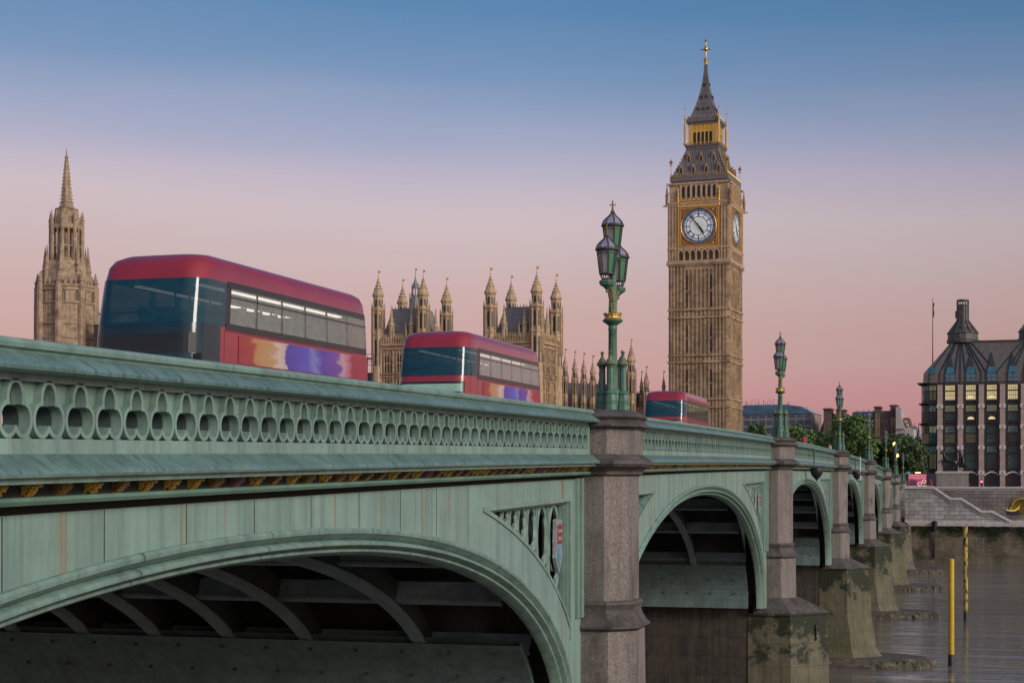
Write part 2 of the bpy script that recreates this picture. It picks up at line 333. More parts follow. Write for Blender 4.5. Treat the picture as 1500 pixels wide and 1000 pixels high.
boss_spots = []
for k in range(7):
    d0, d1 = PC[k] + .9, PC[k + 1] - .9
    span = node('span', bridge)
    near = k < 2
    A = arch(k, 64 if near else 40)
    # spandrel plate with its two openings
    poly = [(d0, SPR), (d0, top(d0) - 1.455)] + [(d0 + (d1 - d0) * i / 12, top(d0 + (d1 - d0) * i / 12) - 1.455) for i in range(1, 12)] + [(d1, top(d1) - 1.455), (d1, SPR)] + A[::-1]
    holes = [h for h in (hole_outline(k, -1), hole_outline(k, 1)) if h]
    vs, fs = flat_shape([poly] + holes, .30)
    mb = MB(); mb.add([(FX + w, u, v) for u, v, w in vs], fs)
    # plate joints
    mb.m = 1; d = d0 + .9
    while d < d1 - .8:
        zb = next((za + (zb_ - za) * (d - xa) / (xb - xa) for (xa, za), (xb, zb_) in zip(A, A[1:]) if xa <= d <= xb and xb > xa), SPR); zt = top(d) - 1.46
        if zt - zb > .1 and all(not (min(x for x, _ in h) - .1 < d < max(x for x, _ in h) + .1) for h in holes): mb.box(FX + .001, FX + .003, d - .007, d + .007, zb - .01, zt)
        d += 1.62
    mb.build('spandrel', [paint_panel, seam_m], span)
    # arch moulding
    PR = [(.0, 0), (.0, .05), (-.03, .085), (-.07, .075), (-.10, .02), (-.14, -.04), (-.15, -.07), (-.16, -.02), (-.175, .02), (-.195, .04), (-.22, .035), (-.24, 0), (-.25, -.09), (-.265, -.11), (-.28, -.07), (-.31, -.08), (-.335, -.13), (-.345, -.20), (-.36, -.23), (-.36, -.30), (-.1, -.30), (-.1, -.02)]
    mb = MB(); rows = []
    nn = normals(A)
    for p, q in zip(A, nn): rows.append([(FX + e, p[0] + q[0] * t, p[1] + q[1] * t) for t, e in PR])
    mb.sweep(rows, True)
    if near:                              # joints between the castings
        mb.m = 1
        for i in range(3, len(A) - 3, 4):
            (pd, pz), (qd, qz) = A[i], nn[i]
            rr2 = [[(FX + e + .003, pd + qd * (t + .002) + qz * g, pz + qz * (t + .002) - qd * g) for t, e in PR[:16]] for g in (-.007, .007)]
            mb.sweep(rr2)
    mb.build('arch_moulding', [paint, seam_m], span, smooth=40)
    # frames, tracery and shields in the openings
    for side, h in zip((-1, 1), holes):
        mb = MB(); hh = h + [h[0]]
        for step, (t0, e0, e1) in enumerate(((.0, .03, -.12), (.05, -.04, -.2), (.10, -.10, -.3))):
            for qi, (p, q) in enumerate(zip(h, h[1:] + h[:1])):
                em = (e0 + e1) / 2 - .0017 * (qi % 9) - .0007 * step      # no two bars share a plane where they overlap
                if math.dist(p, q) > .02: mb.bar((FX + em, p[0], p[1]), (FX + em, q[0], q[1]), .07 + t0, e0 - e1, up=(1, 0, 0))
        mb.build('opening_frame', paint, span)
        hi = hole_outline(k, side, .004) if k < 5 else None
        if hi:
            e_ = max(x for x, _ in hi) if side > 0 else min(x for x, _ in hi); tip = min(x for x, _ in hi) if side > 0 else max(x for x, _ in hi)
            low = sorted([p for p in hi[:-1]]); tz = max(z for _, z in hi)
            def lowz(d):
                for (xa, za), (xb, zb) in zip(low, low[1:]):
                    if xa <= d <= xb: return za + (zb - za) * (d - xa) / max(1e-6, xb - xa)
                return low[0][1] if d < low[0][0] else low[-1][1]
            ovals = []; d = e_ - side * .56; w = .46
            rings = []
            while (tip - d) * side < -.8 and w > .12:
                zt, zb = tz - .10, max(lowz(d), lowz(d + side * w * .6), lowz(d - side * w * .6)) + .14
                if zt - zb < .25: break
                rings.append((d, (zt + zb) / 2, w, (zt - zb) / 2)); d -= side * (w + w * .84 + .10); w *= .84
            mb = MB()
            for (cd, cz, rw, rh) in rings:
                for f, rr in ((1.0, .06), (.52, .03)) if rw > .4 else ((1.0, .055),):
                    mb.tube([(FX - .24, cd + rw * f * math.cos(a * PI / 12), cz + rh * f * math.sin(a * PI / 12)) for a in range(25)], rr, 6)
                for s_ in (-1, 1): mb.bar((FX - .24, cd + s_ * rw, cz + .1), (FX - .24, cd + s_ * rw, tz), .05, .1, up=(1, 0, 0))
                mb.bar((FX - .24, cd, cz - rh), (FX - .24, cd, lowz(cd)), .05, .1, up=(1, 0, 0))
            mb.build('tracery', paint, span, smooth=50)
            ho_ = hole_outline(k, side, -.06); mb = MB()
            vs, fs = flat_shape([ho_], .04); mb.add([(FX - .80 + w_, u, v) for u, v, w_ in vs], fs); mb.build('opening_back', mat('opening_back_shade', (.035, .05, .045), .6, .3, 2), span)  # dark backing plate stands for the shade deep in the opening
            # painted shield
            cd, cz = (rings[0][0], rings[0][1] + .06) if rings else (e_ - side * .5, tz - .7)
            sh = [(-.26, .50), (-.17, .53), (-.10, .49), (0, .54), (.10, .49), (.17, .53), (.26, .50), (.24, .38), (.28, .1), (.27, -.16), (.30, -.24), (.2, -.38), (.1, -.48), (0, -.58), (-.1, -.48), (-.2, -.38), (-.30, -.24), (-.27, -.16), (-.28, .1), (-.24, .38)]
            mb = MB()
            def lay(pts, e0, e1, m): mb.m = m; mb.loft([[(FX + e0, cd + u, cz + v) for u, v in pts], [(FX + e1, cd + u * .97, cz + v * .97) for u, v in pts]])
            lay(sh, -.16, -.09, 0)
            lay([(-.2, .44), (.2, .44), (.22, .02), (-.22, .02)], -.10, -.078, 1)
            lay([(-.22, -.01), (.22, -.01), (.2, -.25), (0, -.50), (-.2, -.25)], -.10, -.078, 2)
            for j in range(5):
                v = .38 - j * .075; lay([(-.17, v), (.17 - .04 * (j % 2), v + .012), (.17, v - .03), (-.17 + .05 * (j % 2), v - .035)], -.08, -.068, 0 if j % 2 else 3)
            for j in range(4):
                v = -.06 - j * .085; u = .16 - j * .025; lay([(-u, v), (0, v + .03), (u, v), (0, v - .035)], -.08, -.068, 0)
            mb.build('painted_shield', [mat('shield_white', (.30, .34, .33), .5, .3, 14), mat('shield_red', (.27, .07, .085), .5, .3, 14, second=((.40, .40, .40), 16, .54, .60)), mat('shield_blue', (.10, .28, .44), .5, .3, 14, second=((.34, .42, .46), 14, .55, .62)), mat('shield_crimson', (.28, .02, .04), .5)], span)
    # pilaster strips beside the piers
    for dd, s_ in ((d0, 1), (d1, -1)):
        mb = MB()
        for a, b, e in ((.0, .16, .05), (.20, .38, .10), (.46, .62, .06)):
            x0, x1 = sorted((dd + s_ * a, dd + s_ * b)); mb.box(FX - .02, FX + e, x0, x1, -2.75 + .05 * a, top(dd) - 1.45)
        mb.box(FX - .02, FX + .03, *sorted((dd + s_ * .01, dd + s_ * .6)), -2.75, top(dd) - 1.45); mb.build('edge_strip', paint, span)
    # parapet
    p0, p1 = PC[k] + 1.0, PC[k + 1] - 1.0
    mb = MB(); run(mb, RAIL, p0, p1, alt=(1, 7, 8, 9, 10)); mb.build('coping_rail', [paint, paint_top], span, smooth=35)
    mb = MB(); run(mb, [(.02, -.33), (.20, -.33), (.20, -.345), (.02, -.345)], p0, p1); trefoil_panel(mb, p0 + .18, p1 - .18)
    for a, b in ((p0, p0 + .18), (p1 - .18, p1)): run(mb, [(-.03, -.33), (.2, -.33), (.2, -.82), (-.03, -.82)], a, b)
    mb.build('trefoil_parapet', [paint, mat('liner_shade', (.045, .075, .062), .8, .3, 4)], span)  # dark liner colour paints shade onto the deep walls of the trefoils
    mb = MB(); run(mb, BAND, p0, p1, alt=(2, 3, 4, 5))
    mb.build('cornice', [paint, paint_top], span, smooth=35)
    mb = MB(); run(mb, ROLL, p0, p1, alt=(0, 1, 6, 7, 8)); mb.build('cornice_roll', [mat('cornice_roll_paint', (.17, .30, .235), .5, .2, 2), seam_m], span, smooth=35)  # dark faces paint shadow into the boss recess and the gap under the roll
    d = p0 + .25
    while d < p1 - .2: boss_spots.append((d, span)); d += .49
    # ironwork under the deck
    n_r = 64 if near else 28
    Ai = inset(arch(k, n_r), -.34)
    ni = normals(Ai)
    for X in ([-10.3, -12.75, -14.5, -16.2, -17.9, -19.6, -21.3] if near else [-10.3, -13.5, -17, -20.5]) + [-25, -29, -33]:
        mb = MB(); rows = [[(X - .11, p[0] + n[0] * .0, p[1] + n[1] * .0), (X + .11, p[0], p[1]), (X + .11, p[0] + n[0] * .13, p[1] + n[1] * .13), (X + .04, p[0] + n[0] * .14, p[1] + n[1] * .14), (X + .04, p[0] + n[0] * .62, p[1] + n[1] * .62), (X - .04, p[0] + n[0] * .62, p[1] + n[1] * .62), (X - .04, p[0] + n[0] * .14, p[1] + n[1] * .14), (X - .11, p[0] + n[0] * .13, p[1] + n[1] * .13)] for p, n in zip(Ai, ni)]
        mb.sweep(rows, True)
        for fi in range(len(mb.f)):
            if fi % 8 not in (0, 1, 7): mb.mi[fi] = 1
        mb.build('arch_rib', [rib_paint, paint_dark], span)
    mb = MB(); q = max(1, n_r // 20)
    for i in range(2, n_r - 1, q * 2):
        p, n = Ai[i], ni[i]; c = (p[0] + n[0] * .42, p[1] + n[1] * .42)
        mb.bar((FX - .65, *c), (SOUTH, *c), .05, .4, up=(0, n[0], n[1])); c2 = (p[0] + n[0] * .22, p[1] + n[1] * .22); mb.bar((FX - .65, *c2), (SOUTH, *c2), .2, .05, up=(0, n[0], n[1]))
    mb.build('cross_beam', rib_paint, span)
    mb = MB()
    nseg = 10
    mb.loft([[(FX - .12, d, top(d) - 1.27), (FX - .12, d, top(d) - 1.42), (SOUTH, d, top(d) - 1.42), (SOUTH, d, top(d) - 1.27)] for d in [d0 - .9 + (d1 - d0 + 1.8) * i / nseg for i in range(nseg + 1)]])
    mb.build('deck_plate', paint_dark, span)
    for sgn in (-1, 1):
        rows = []
        for p, n in zip(Ai, ni):
            if p[1] < -3.05 and (p[0] - (PC[k] + PC[k + 1]) / 2) * sgn > 0: rows.append([(FX - .66, p[0] - n[0] * .04, p[1] - n[1] * .04), (SOUTH, p[0] - n[0] * .04, p[1] - n[1] * .04), (SOUTH, p[0] + n[0] * .1, p[1] + n[1] * .1), (FX - .66, p[0] + n[0] * .1, p[1] + n[1] * .1)])
        if sgn < 0 and k == 0: continue
        if len(rows) > 1:
            rows = sorted(rows, key=lambda r: r[0][2])
            lo = rows[0]; rows.insert(0, [(x, y, SPR) for x, y, z in lo])
            mb = MB(); mb.sweep(rows, True); mb.m = 1
            for j in range(16):
                for zz in (-3.35, -3.9, -4.5):
                    rr = min(rows, key=lambda r: abs(r[0][2] - zz)); mb.box(FX - 1.2 - j * 1.0 - .03, FX - 1.2 - j * 1.0 + .03, rr[0][1] - sgn * .03 - .03, rr[0][1] - sgn * .03 + .03, zz - .03, zz + .03)
            mb.build('springing_plate', [paint_plate, paint_dark], span)
    vs, fs = flat_shape([poly], .2); mb = MB(); mb.add([(SOUTH + w, u, v) for u, v, w in vs], fs); mb.build('spandrel', paint, span)
    # far parapet
    mb = MB(); run(mb, [(SOUTH - FX, 0), (SOUTH - FX + .3, 0), (SOUTH - FX + .3, -1.4), (SOUTH - FX, -1.4)], p0, p1, 4); mb.build('parapet', paint, span)

# gilded bosses under the cornice: leaf bunches, scrolls and ribbed blocks
def boss_mesh(kind):
    rnd = random.Random(kind); mb = MB()
    if kind % 3 == 0:
        for j in range(44):
            t = rnd.random(); mb.lathe(.02 + .10 * t + rnd.uniform(-.02, .03), rnd.uniform(-.045, .045), [(0, -.11 + .10 * t - .02), (.017, -.11 + .10 * t), (0, -.11 + .10 * t + .02)], 5)
        mb.loft([[(0, -.05, -.02), (0, .05, -.02), (0, .05, -.11), (0, -.05, -.11)], [(.12, -.03, .0), (.12, .03, .0), (.10, .03, -.03), (.10, -.03, -.03)]])
    else:
        mb.loft([[(0, -.055, 0), (0, .055, 0), (0, .055, -.115), (0, -.055, -.115)], [(.09, -.05, 0), (.09, .05, 0), (.08, .05, -.06), (.08, -.05, -.06)], [(.135, -.045, 0), (.135, .045, 0), (.135, .045, -.02), (.135, -.045, -.02)]])
        for j in range(4):
            if kind % 3 == 1: mb.box(.015 + j * .03, .026 + j * .03, -.058, .058, -.118 + .022 * j, -.0)
            else: mb.bar((.02, -.042 + .028 * j, -.12), (.135, -.038 + .028 * j, -.028), .012, .02)
    return mb
protos = []
for kd in range(6):
    o = boss_mesh(kd).build('carved_boss', [gold, gold_dull, gold_dull, gold, gold_dull, mat('boss_purple', (.22, .10, .14), .5, .4, 10)][kd], None); protos.append(o.data); bpy.data.objects.remove(o)
rnd = random.Random(5); rest = MB()
for i, (d, span) in enumerate(boss_spots):
    if d < 9: continue
    kd = rnd.choice([0, 3, 1, 2, 4, 0, 3, 3, 1]) if i % 13 else 5
    if d < 57:
        o = bpy.data.objects.new('carved_boss', protos[kd]); col.objects.link(o); o.parent = span; o.location = (FX + .10, d, top(d) - 1.19)
    else: rest.merge(boss_mesh(rnd.choice([1, 2])), lambda v: v + Vector((FX + .10, d, top(d) - 1.19)))
o = rest.build('carved_boss_row', gold_dull, bridge); o['kind'] = 'stuff'

# granite piers
def octo(y, hw, e, inner, leg=.5):          # plan outline, projecting e in front of the spandrel plane
    return [(FX - inner, y - hw), (FX + e - leg, y - hw), (FX + e, y - hw + leg), (FX + e, y + hw - leg), (FX + e - leg, y + hw), (FX - inner, y + hw)]
def oct_full(y, hw, e, leg=.5):
    b = .72 if e < 1.5 else .8
    return [(FX - b + leg, y - hw), (FX + e - leg, y - hw), (FX + e, y - hw + leg), (FX + e, y + hw - leg), (FX + e - leg, y + hw), (FX - b + leg, y + hw), (FX - b, y + hw - leg), (FX - b, y - hw + leg)]
for k in range(1, 8):
    y = PC[k]; T = top(y)
    pier = node('pier', bridge)
    def lo(name, m, secs, f, **kw):
        mb = MB(); mb.loft([[(px, py, z) for px, py in f(y, hw, e)] for hw, e, z in secs]); return mb.build(name, m, pier, **kw)
    o3 = lambda y, hw, e: octo(y, hw, e, .5)
    of = lambda y, hw, e: oct_full(y, hw, e)
    lo('pilaster', granite, [(.89, 0.98, T - 1.40), (.89, 0.98, -2.5)], o3)
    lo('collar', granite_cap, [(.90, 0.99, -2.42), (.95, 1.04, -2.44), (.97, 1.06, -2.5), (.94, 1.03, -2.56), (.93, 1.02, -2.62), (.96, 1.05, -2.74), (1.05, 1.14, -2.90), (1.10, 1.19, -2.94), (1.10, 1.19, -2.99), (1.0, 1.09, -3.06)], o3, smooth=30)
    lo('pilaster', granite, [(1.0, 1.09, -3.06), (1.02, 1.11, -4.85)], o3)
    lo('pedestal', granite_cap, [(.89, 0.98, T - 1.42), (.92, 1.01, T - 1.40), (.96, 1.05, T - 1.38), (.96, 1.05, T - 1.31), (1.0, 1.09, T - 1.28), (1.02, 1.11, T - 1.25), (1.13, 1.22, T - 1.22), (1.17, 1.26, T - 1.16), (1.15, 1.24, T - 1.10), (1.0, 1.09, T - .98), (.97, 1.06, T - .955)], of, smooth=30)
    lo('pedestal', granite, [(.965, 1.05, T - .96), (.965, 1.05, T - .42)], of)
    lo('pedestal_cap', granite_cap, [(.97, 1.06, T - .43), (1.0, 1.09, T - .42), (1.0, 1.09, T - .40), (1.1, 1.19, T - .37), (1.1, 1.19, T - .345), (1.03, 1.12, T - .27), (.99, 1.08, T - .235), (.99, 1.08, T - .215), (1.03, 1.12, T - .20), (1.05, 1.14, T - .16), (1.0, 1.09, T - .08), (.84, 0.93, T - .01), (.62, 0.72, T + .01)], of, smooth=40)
    def nose(hw, e, z, w=1.5, back=.9): return [(FX - .72, y - w, z), (FX + e - w, y - w, z), (FX + e - .06, y - .06, z), (FX + e - .06, y + .06, z), (FX + e - w, y + w, z), (FX - .72, y + w, z)]
    mb = MB()
    base = [(FX - .5, y - 1.02, -4.72), (FX + .61, y - 1.02, -4.72), (FX + 1.08, y - .52, -4.72), (FX + 1.08, y + .52, -4.72), (FX + .61, y + 1.02, -4.72), (FX - .5, y + 1.02, -4.72)]
    br = [(FX - .5, y - 1.55, -5.36), (FX + 1.1, y - 1.55, -5.36), (FX + 2.6, y - .06, -5.36), (FX + 2.6, y + .06, -5.36), (FX + 1.1, y + 1.55, -5.36), (FX - .5, y + 1.55, -5.36)]
    mb.loft([br, base]); mb.build('cutwater_roof', granite_cap, pier)
    mb = MB(); mb.loft([nose(0, 2.63, -5.36, 1.57), nose(0, 2.63, -5.44, 1.57), nose(0, 2.56, -5.46, 1.5), nose(0, 2.6, -8.5, 1.52), nose(0, 2.95, -10.6, 1.6), nose(0, 3.1, -10.9, 1.65), nose(0, 3.4, -11.25, 1.8), nose(0, 3.45, -12.6, 1.85)][::-1]); mb.build('cutwater', granite_wet, pier)
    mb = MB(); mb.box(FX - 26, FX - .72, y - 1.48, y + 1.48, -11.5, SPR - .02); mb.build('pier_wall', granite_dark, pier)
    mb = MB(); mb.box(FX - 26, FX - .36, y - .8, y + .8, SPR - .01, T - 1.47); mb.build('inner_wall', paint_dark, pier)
    mb = MB(); rr = random.Random(k); pts = []
    ring = [(FX - 26, -3.0), (FX + 2.6, -3.0), (FX + 4.8, -2.2), (FX + 6.2, -1.0), (FX + 6.7, 0), (FX + 6.1, 1.1), (FX + 4.6, 2.3), (FX + 2.6, 3.0), (FX - 26, 3.0)]
    dens = []
    for (a, b), (c, d) in zip(ring, ring[1:]):
        m_ = 10
        dens += [(a + (c - a) * i / m_, b + (d - b) * i / m_) for i in range(m_)]
    dens.append(ring[-1])
    jit = [(rr.uniform(-.12, .12), rr.uniform(-.12, .12), rr.uniform(-.08, .05)) for _ in dens]
    mb.loft([[(a + j[0] * 1.5 + (.1 if a > FX else 0), y + b * 1.03 + j[1], -12.6) for (a, b), j in zip(dens, jit)], [(a + j[1], y + b + j[0], -11.5 + j[2]) for (a, b), j in zip(dens, jit)], [(a * 1 - .08 + j[0], y + b * .96 + j[1], -11.27 + j[2]) for (a, b), j in zip(dens, jit)], [(a - .5, y + b * .84, -11.14) for (a, b), j in zip(dens, jit)]])
    mb.build('footing', footing_m, pier)
    if k == 2:
        mb = MB()
        for j in range(3): mb.tube([(FX + 2.0 + .09 * math.sin(a * PI / 6) * .7, y - .55 - .09 * math.sin(a * PI / 6) * .7, -6.0 - .2 * j + .13 * math.cos(a * PI / 6)) for a in range(13)], .035, 6)
        mb.build('mooring_ring', iron, pier)

# roadway on the deck
def strip(name, m, x0, x1, dz, d0=-30, d1=256, th=.1, n=40):
    mb = MB(); mb.loft([[(x0, d, deck(d) + dz), (x1, d, deck(d) + dz), (x1, d, deck(d) + dz - th), (x0, d, deck(d) + dz - th)] for d in [d0 + (d1 - d0) * i / n for i in range(n + 1)]]); return struct(mb.build(name, m))
asphalt = mat('asphalt', (.05, .05, .052), .85, .25, 3, .2)
paving = mat('paving', (.18, .17, .16), .8, .2, 1.5, .1, brick=(.6, .6, .02, (.6, .6, .6), .85))
strip('road', asphalt, -29.0, -12.2, -.02); strip('pavement', paving, -12.2, -7.75, .11, th=.2); strip('pavement', paving, -33.1, -29.0, .11, th=.2)
mb = MB()
for i in range(60):
    d = 2 + i * 4.2; mb.loft([[(-20.55, x, deck(x) - .016), (-20.45, x, deck(x) - .016), (-20.45, x, deck(x) - .013), (-20.55, x, deck(x) - .013)] for x in (d, d + 2)])
struct(mb.build('road_markings', mat('line_paint', (.7, .7, .68), .7, .15, 4)))
# ------------------------------------------------------------------ lamp standards on the piers
lamp_green = mat('lamp_paint', (.085, .19, .13), .42, .25, 8, .15, streak=.3)
lamp_dark = mat('lamp_frame', (.05, .055, .06), .5, .2)
glass_clear = mat('lamp_glass', (.42, .40, .42), .12, .08, 3)
def glass_mat(name, c, a, rough=.1):
    m = bpy.data.materials.new(name); m.use_nodes = True; t = m.node_tree; b = t.nodes['Principled BSDF']
    b.inputs['Base Color'].default_value = (*c, 1); b.inputs['Roughness'].default_value = rough; b.inputs['Alpha'].default_value = a
    n = N(t, 'ShaderNodeTexNoise', ins={'Scale': 6.0}); r = ramp(t, [(.3, tuple(x * .8 for x in c)), (.7, tuple(min(1, x * 1.15) for x in c))]); t.links.new(n.outputs[0], r.inputs[0]); t.links.new(r.outputs[0], b.inputs['Base Color'])
    return m
pane_clear = glass_mat('clear_pane', (.5, .5, .52), .38)
pane_green = glass_mat('green_pane', (.06, .24, .12), .9)
pane_dome = glass_mat('dome_pane', (.36, .34, .44), .75)
def make_lamp():
    t = thing('lamp_post', '', 'street lamp')
    mb = MB()
    for (x, y) in ((.23, 0), (-.23, 0), (0, .23), (0, -.23)):
        mb.lathe(x, y, [(.155, 0), (.155, .12), (.14, .13), (.15, .2), (.135, .22), (.12, .34), (.145, .36), (.12, .40), (.075, .43), (.068, .92), (.09, .94), (.07, .97)], 8)
    mb.lathe(0, 0, [(.2, 0), (.2, .4), (.13, .5), (.13, .95), (.15, 1.0), (.13, 1.06), (.095, 1.12)], 8)
    mb.build('base', lamp_green, t, smooth=30)
    mb = MB()
    for (x, y) in ((.23, 0), (-.23, 0), (0, .23), (0, -.23)):
        mb.lathe(x, y, [(.05, .95), (.115, .98), (.125, 1.0), (.11, 1.03), (.075, 1.09), (.035, 1.15), (.022, 1.19), (.035, 1.205), (.02, 1.22), (.03, 1.235), (.05, 1.25), (.03, 1.265), (.01, 1.29)], 10)
    mb.build('cap', mat('cap_paint', (.15, .19, .085), .45, .35, 12, .2), t, smooth=30)
    mb = MB(); mb.lathe(0, 0, [(.095, 1.1), (.090, 1.74), (.105, 1.76), (.09, 1.79), (.095, 1.84), (.15, 1.88), (.21, 1.92), (.225, 1.94), (.225, 1.955), (.19, 1.97)], 12); mb.lathe(0, 0, [(.10, 2.03), (.085, 2.3), (.07, 2.7), (.09, 2.9), (.07, 3.1), (.1, 3.25), (.16, 3.30), (.16, 3.34), (.1, 3.36)], 10); mb.build('column', lamp_green, t, smooth=40)
    mb = MB(); mb.lathe(0, 0, [(.18, 1.96), (.19, 1.98), (.175, 2.0), (.175, 2.04), (.19, 2.06), (.18, 2.08)], 12)
    for a in range(14): mb.lathe(.185 * math.cos(a * PI / 7), .185 * math.sin(a * PI / 7), [(.0, 2.07), (.028, 2.09), (0, 2.12)], 5)
    mb.build('crown_band', gold, t)
    for s in (-1, 1):
        path = [(0, s * .07, 2.06), (0, s * .10, 2.25), (0, s * .17, 2.42), (0, s * .30, 2.55), (0, s * .46, 2.62), (0, s * .6, 2.63)]
        b = MB(); b.tube(path, [.06, .06, .055, .05, .045, .05], 8); b.tube([(0, s * .08, 2.35), (0, s * .22, 2.68), (0, s * .34, 2.74)], .025, 6); b.lathe(0, s * .6, [(.0, 2.47), (.03, 2.5), (.02, 2.54), (.08, 2.6), (.15, 2.64), (.17, 2.70), (.15, 2.74), (.08, 2.76)], 8); br = b.build('bracket', lamp_green, t, smooth=40)
        g = MB()
        for q in range(11):
            f = q / 10 * 4; i = min(3, int(f)); p = Vector(path[i]).lerp(Vector(path[i + 1]), f - i)
            g.lathe(p.x + .055, p.y, [(0, p.z - .035), (.03, p.z), (0, p.z + .035)], 5); g.lathe(p.x, p.y - .0, [(0, p.z + .05), (.03, p.z + .075), (0, p.z + .1)], 5); g.lathe(p.x, p.y + s * .04, [(0, p.z - .075), (.032, p.z - .05), (0, p.z - .02)], 5)
        g.build('scrollwork', gold, br)
    for (y, z) in ((0, 3.36), (-.6, 2.76), (.6, 2.76)):
        f = MB(); n = 8; rb, rt, h = .155, .215, .50; z1 = z + .12
        pt = lambda i, r, zz: (r * math.cos(PI / 8 + i * PI / 4), y + r * math.sin(PI / 8 + i * PI / 4), zz)
        f.lathe(0, y, [(.10, z - .01), (.11, z), (.10, z + .02)], 8)
        for i in range(8):
            f.bar(pt(i, .10, z), pt(i, rb, z1), .016); f.bar(pt(i, rb, z1), pt(i, rt, z1 + h), .022); f.bar(pt(i, rb, z1), pt(i + 1, rb, z1), .025); f.bar(pt(i, rt * .985, z1 + h * .86), pt(i + 1, rt * .985, z1 + h * .86), .014)
            dome = [pt(i, r_, z1 + h + z_) for r_, z_ in ((.235, .04), (.21, .10), (.15, .17), (.09, .22), (.05, .27), (.03, .32))]
            f.tube(dome, .012, 4)
        f.lathe(0, y, [(.215, z1 + h - .02), (.25, z1 + h), (.25, z1 + h + .03), (.225, z1 + h + .045)], 16, cap=False)
        fr = f.build('lantern', lamp_dark, t)
        for grp, m_ in ((0, pane_clear), (1, pane_green)):
            g = MB()
            for i in range(8):
                # panes on the side turned to the far bank are green
                if (i in (0, 1, 2, 6, 7)) == bool(grp) and i not in (): g.add([pt(i, rb - .004, z1 + .01), pt(i + 1, rb - .004, z1 + .01), pt(i + 1, rt - .004, z1 + h), pt(i, rt - .004, z1 + h)], [(0, 1, 2, 3)])
            g.build('pane', m_, fr)
        g = MB(); g.lathe(0, y, [(.228, z1 + h + .04), (.202, z1 + h + .10), (.142, z1 + h + .17), (.083, z1 + h + .22), (.043, z1 + h + .27), (.024, z1 + h + .32)], 8); g.build('dome', pane_dome, fr)
        g = MB(); g.lathe(0, y, [(.07, z + .12), (.05, z + .15), (.06, z + .4), (.045, z + .55), (.0, z + .6)], 8); g.build('burner', mat('burner', (.55, .52, .46), .4, .1), fr)
        g = MB(); zt = z1 + h + .31
        g.lathe(0, y, [(.03, zt), (.045, zt + .02), (.02, zt + .05), (.03, zt + .07), (.02, zt + .10), (.018, zt + .22), (.0, zt + .27)], 8)
        for q in (-1, 1): g.lathe(q * .05, y, [(0, zt + .13), (.022, zt + .155), (0, zt + .18)], 5); g.lathe(0, y + q * .05, [(0, zt + .13), (.022, zt + .155), (0, zt + .18)], 5)
        g.build('finial', gold_dull, fr)
    return t
lamp_labels = ['tall green and gold lamp post with three lanterns on the nearest granite pier', 'green lamp post on second granite pier, just right of the clock tower', 'green lamp post in front of the big tree, third from the camera',
               'small green lamp post before the sandstone chimneys, fourth from the camera', 'distant green lamp post, fifth along the parapet, left of the glowing street lights', 'distant lamp post sixth along the parapet, under the large glowing globe', 'farthest lamp post on the bridge, beside the red poster kiosk']
lp = make_lamp()
for i in range(7):
    o = lp if i == 0 else copy_tree(lp)
    o.location = (FX + .48, PC[i + 1], top(PC[i + 1]) - .0)
    o['label'] = lamp_labels[i]; o['group'] = 'three-lantern lamp posts along the bridge'

# ------------------------------------------------------------------ buses
red_paint = mat('bus_red', (.32, .030, .045), .28, .08, 1, coat=.4)
red_dark = mat('bus_red_skirt', (.20, .02, .03), .35, .1, 1)
bus_glass = mat('bus_glass', (.012, .05, .07), .08, .2, .6, spec=.8)
screen_glass = glass_mat('screen_glass', (.015, .07, .10), .80, .06)
rubber = mat('rubber', (.02, .02, .02), .8, .2)
lit_pane = glass_mat('upper_window_glass', (.42, .47, .43), .34, .06); pale_pane = glass_mat('upper_window_pale', (.50, .47, .45), .5, .06); dim_pane = glass_mat('upper_window_dim', (.10, .11, .08), .75, .06)
def ad_mat(name, seed):
    m = bpy.data.materials.new(name); m.use_nodes = True; t = m.node_tree; l = t.links.new; b = t.nodes['Principled BSDF']; b.inputs['Roughness'].default_value = .4
    tcn = N(t, 'ShaderNodeTexCoord'); sx = N(t, 'ShaderNodeSeparateXYZ'); l(tcn.outputs['Object'], sx.inputs[0])
    nz = N(t, 'ShaderNodeTexNoise', ins={'Scale': 1.3, 'Detail': 4.0}); mp_ = N(t, 'ShaderNodeMapping'); mp_.inputs['Scale'].default_value = (1, .8, 3.5); mp_.inputs['Location'].default_value = (seed, 0, 0); l(tcn.outputs['Object'], mp_.inputs[0]); l(mp_.outputs[0], nz.inputs['Vector'])
    ma = N(t, 'ShaderNodeMath', operation='MULTIPLY_ADD', ins={1: 1.6, 2: -.8}); l(nz.outputs[0], ma.inputs[0]); a2 = N(t, 'ShaderNodeMath', operation='MULTIPLY_ADD', ins={1: .135, 2: -.24}); l(sx.outputs[1], a2.inputs[0]); a3 = N(t, 'ShaderNodeMath', operation='MULTIPLY_ADD', ins={1: .10}); l(ma.outputs[0], a3.inputs[0]); l(a2.outputs[0], a3.inputs[2])
    r = ramp(t, [(0, (.34, .045, .05)), (.13, (.36, .06, .05)), (.15, (.50, .24, .09)), (.27, (.50, .30, .16)), (.30, (.62, .50, .42)), (.36, (.55, .42, .40)), (.38, (.09, .06, .36)), (.55, (.12, .10, .50)), (.60, (.20, .22, .55)), (.66, (.10, .06, .38)), (.80, (.20, .08, .36)), (.83, (.55, .36, .42)), (.90, (.50, .16, .22)), (.93, (.34, .045, .06))]); l(a3.outputs[0], r.inputs[0]); l(r.outputs[0], b.inputs['Base Color'])
    return m
BL, BW = 9.9, 2.42
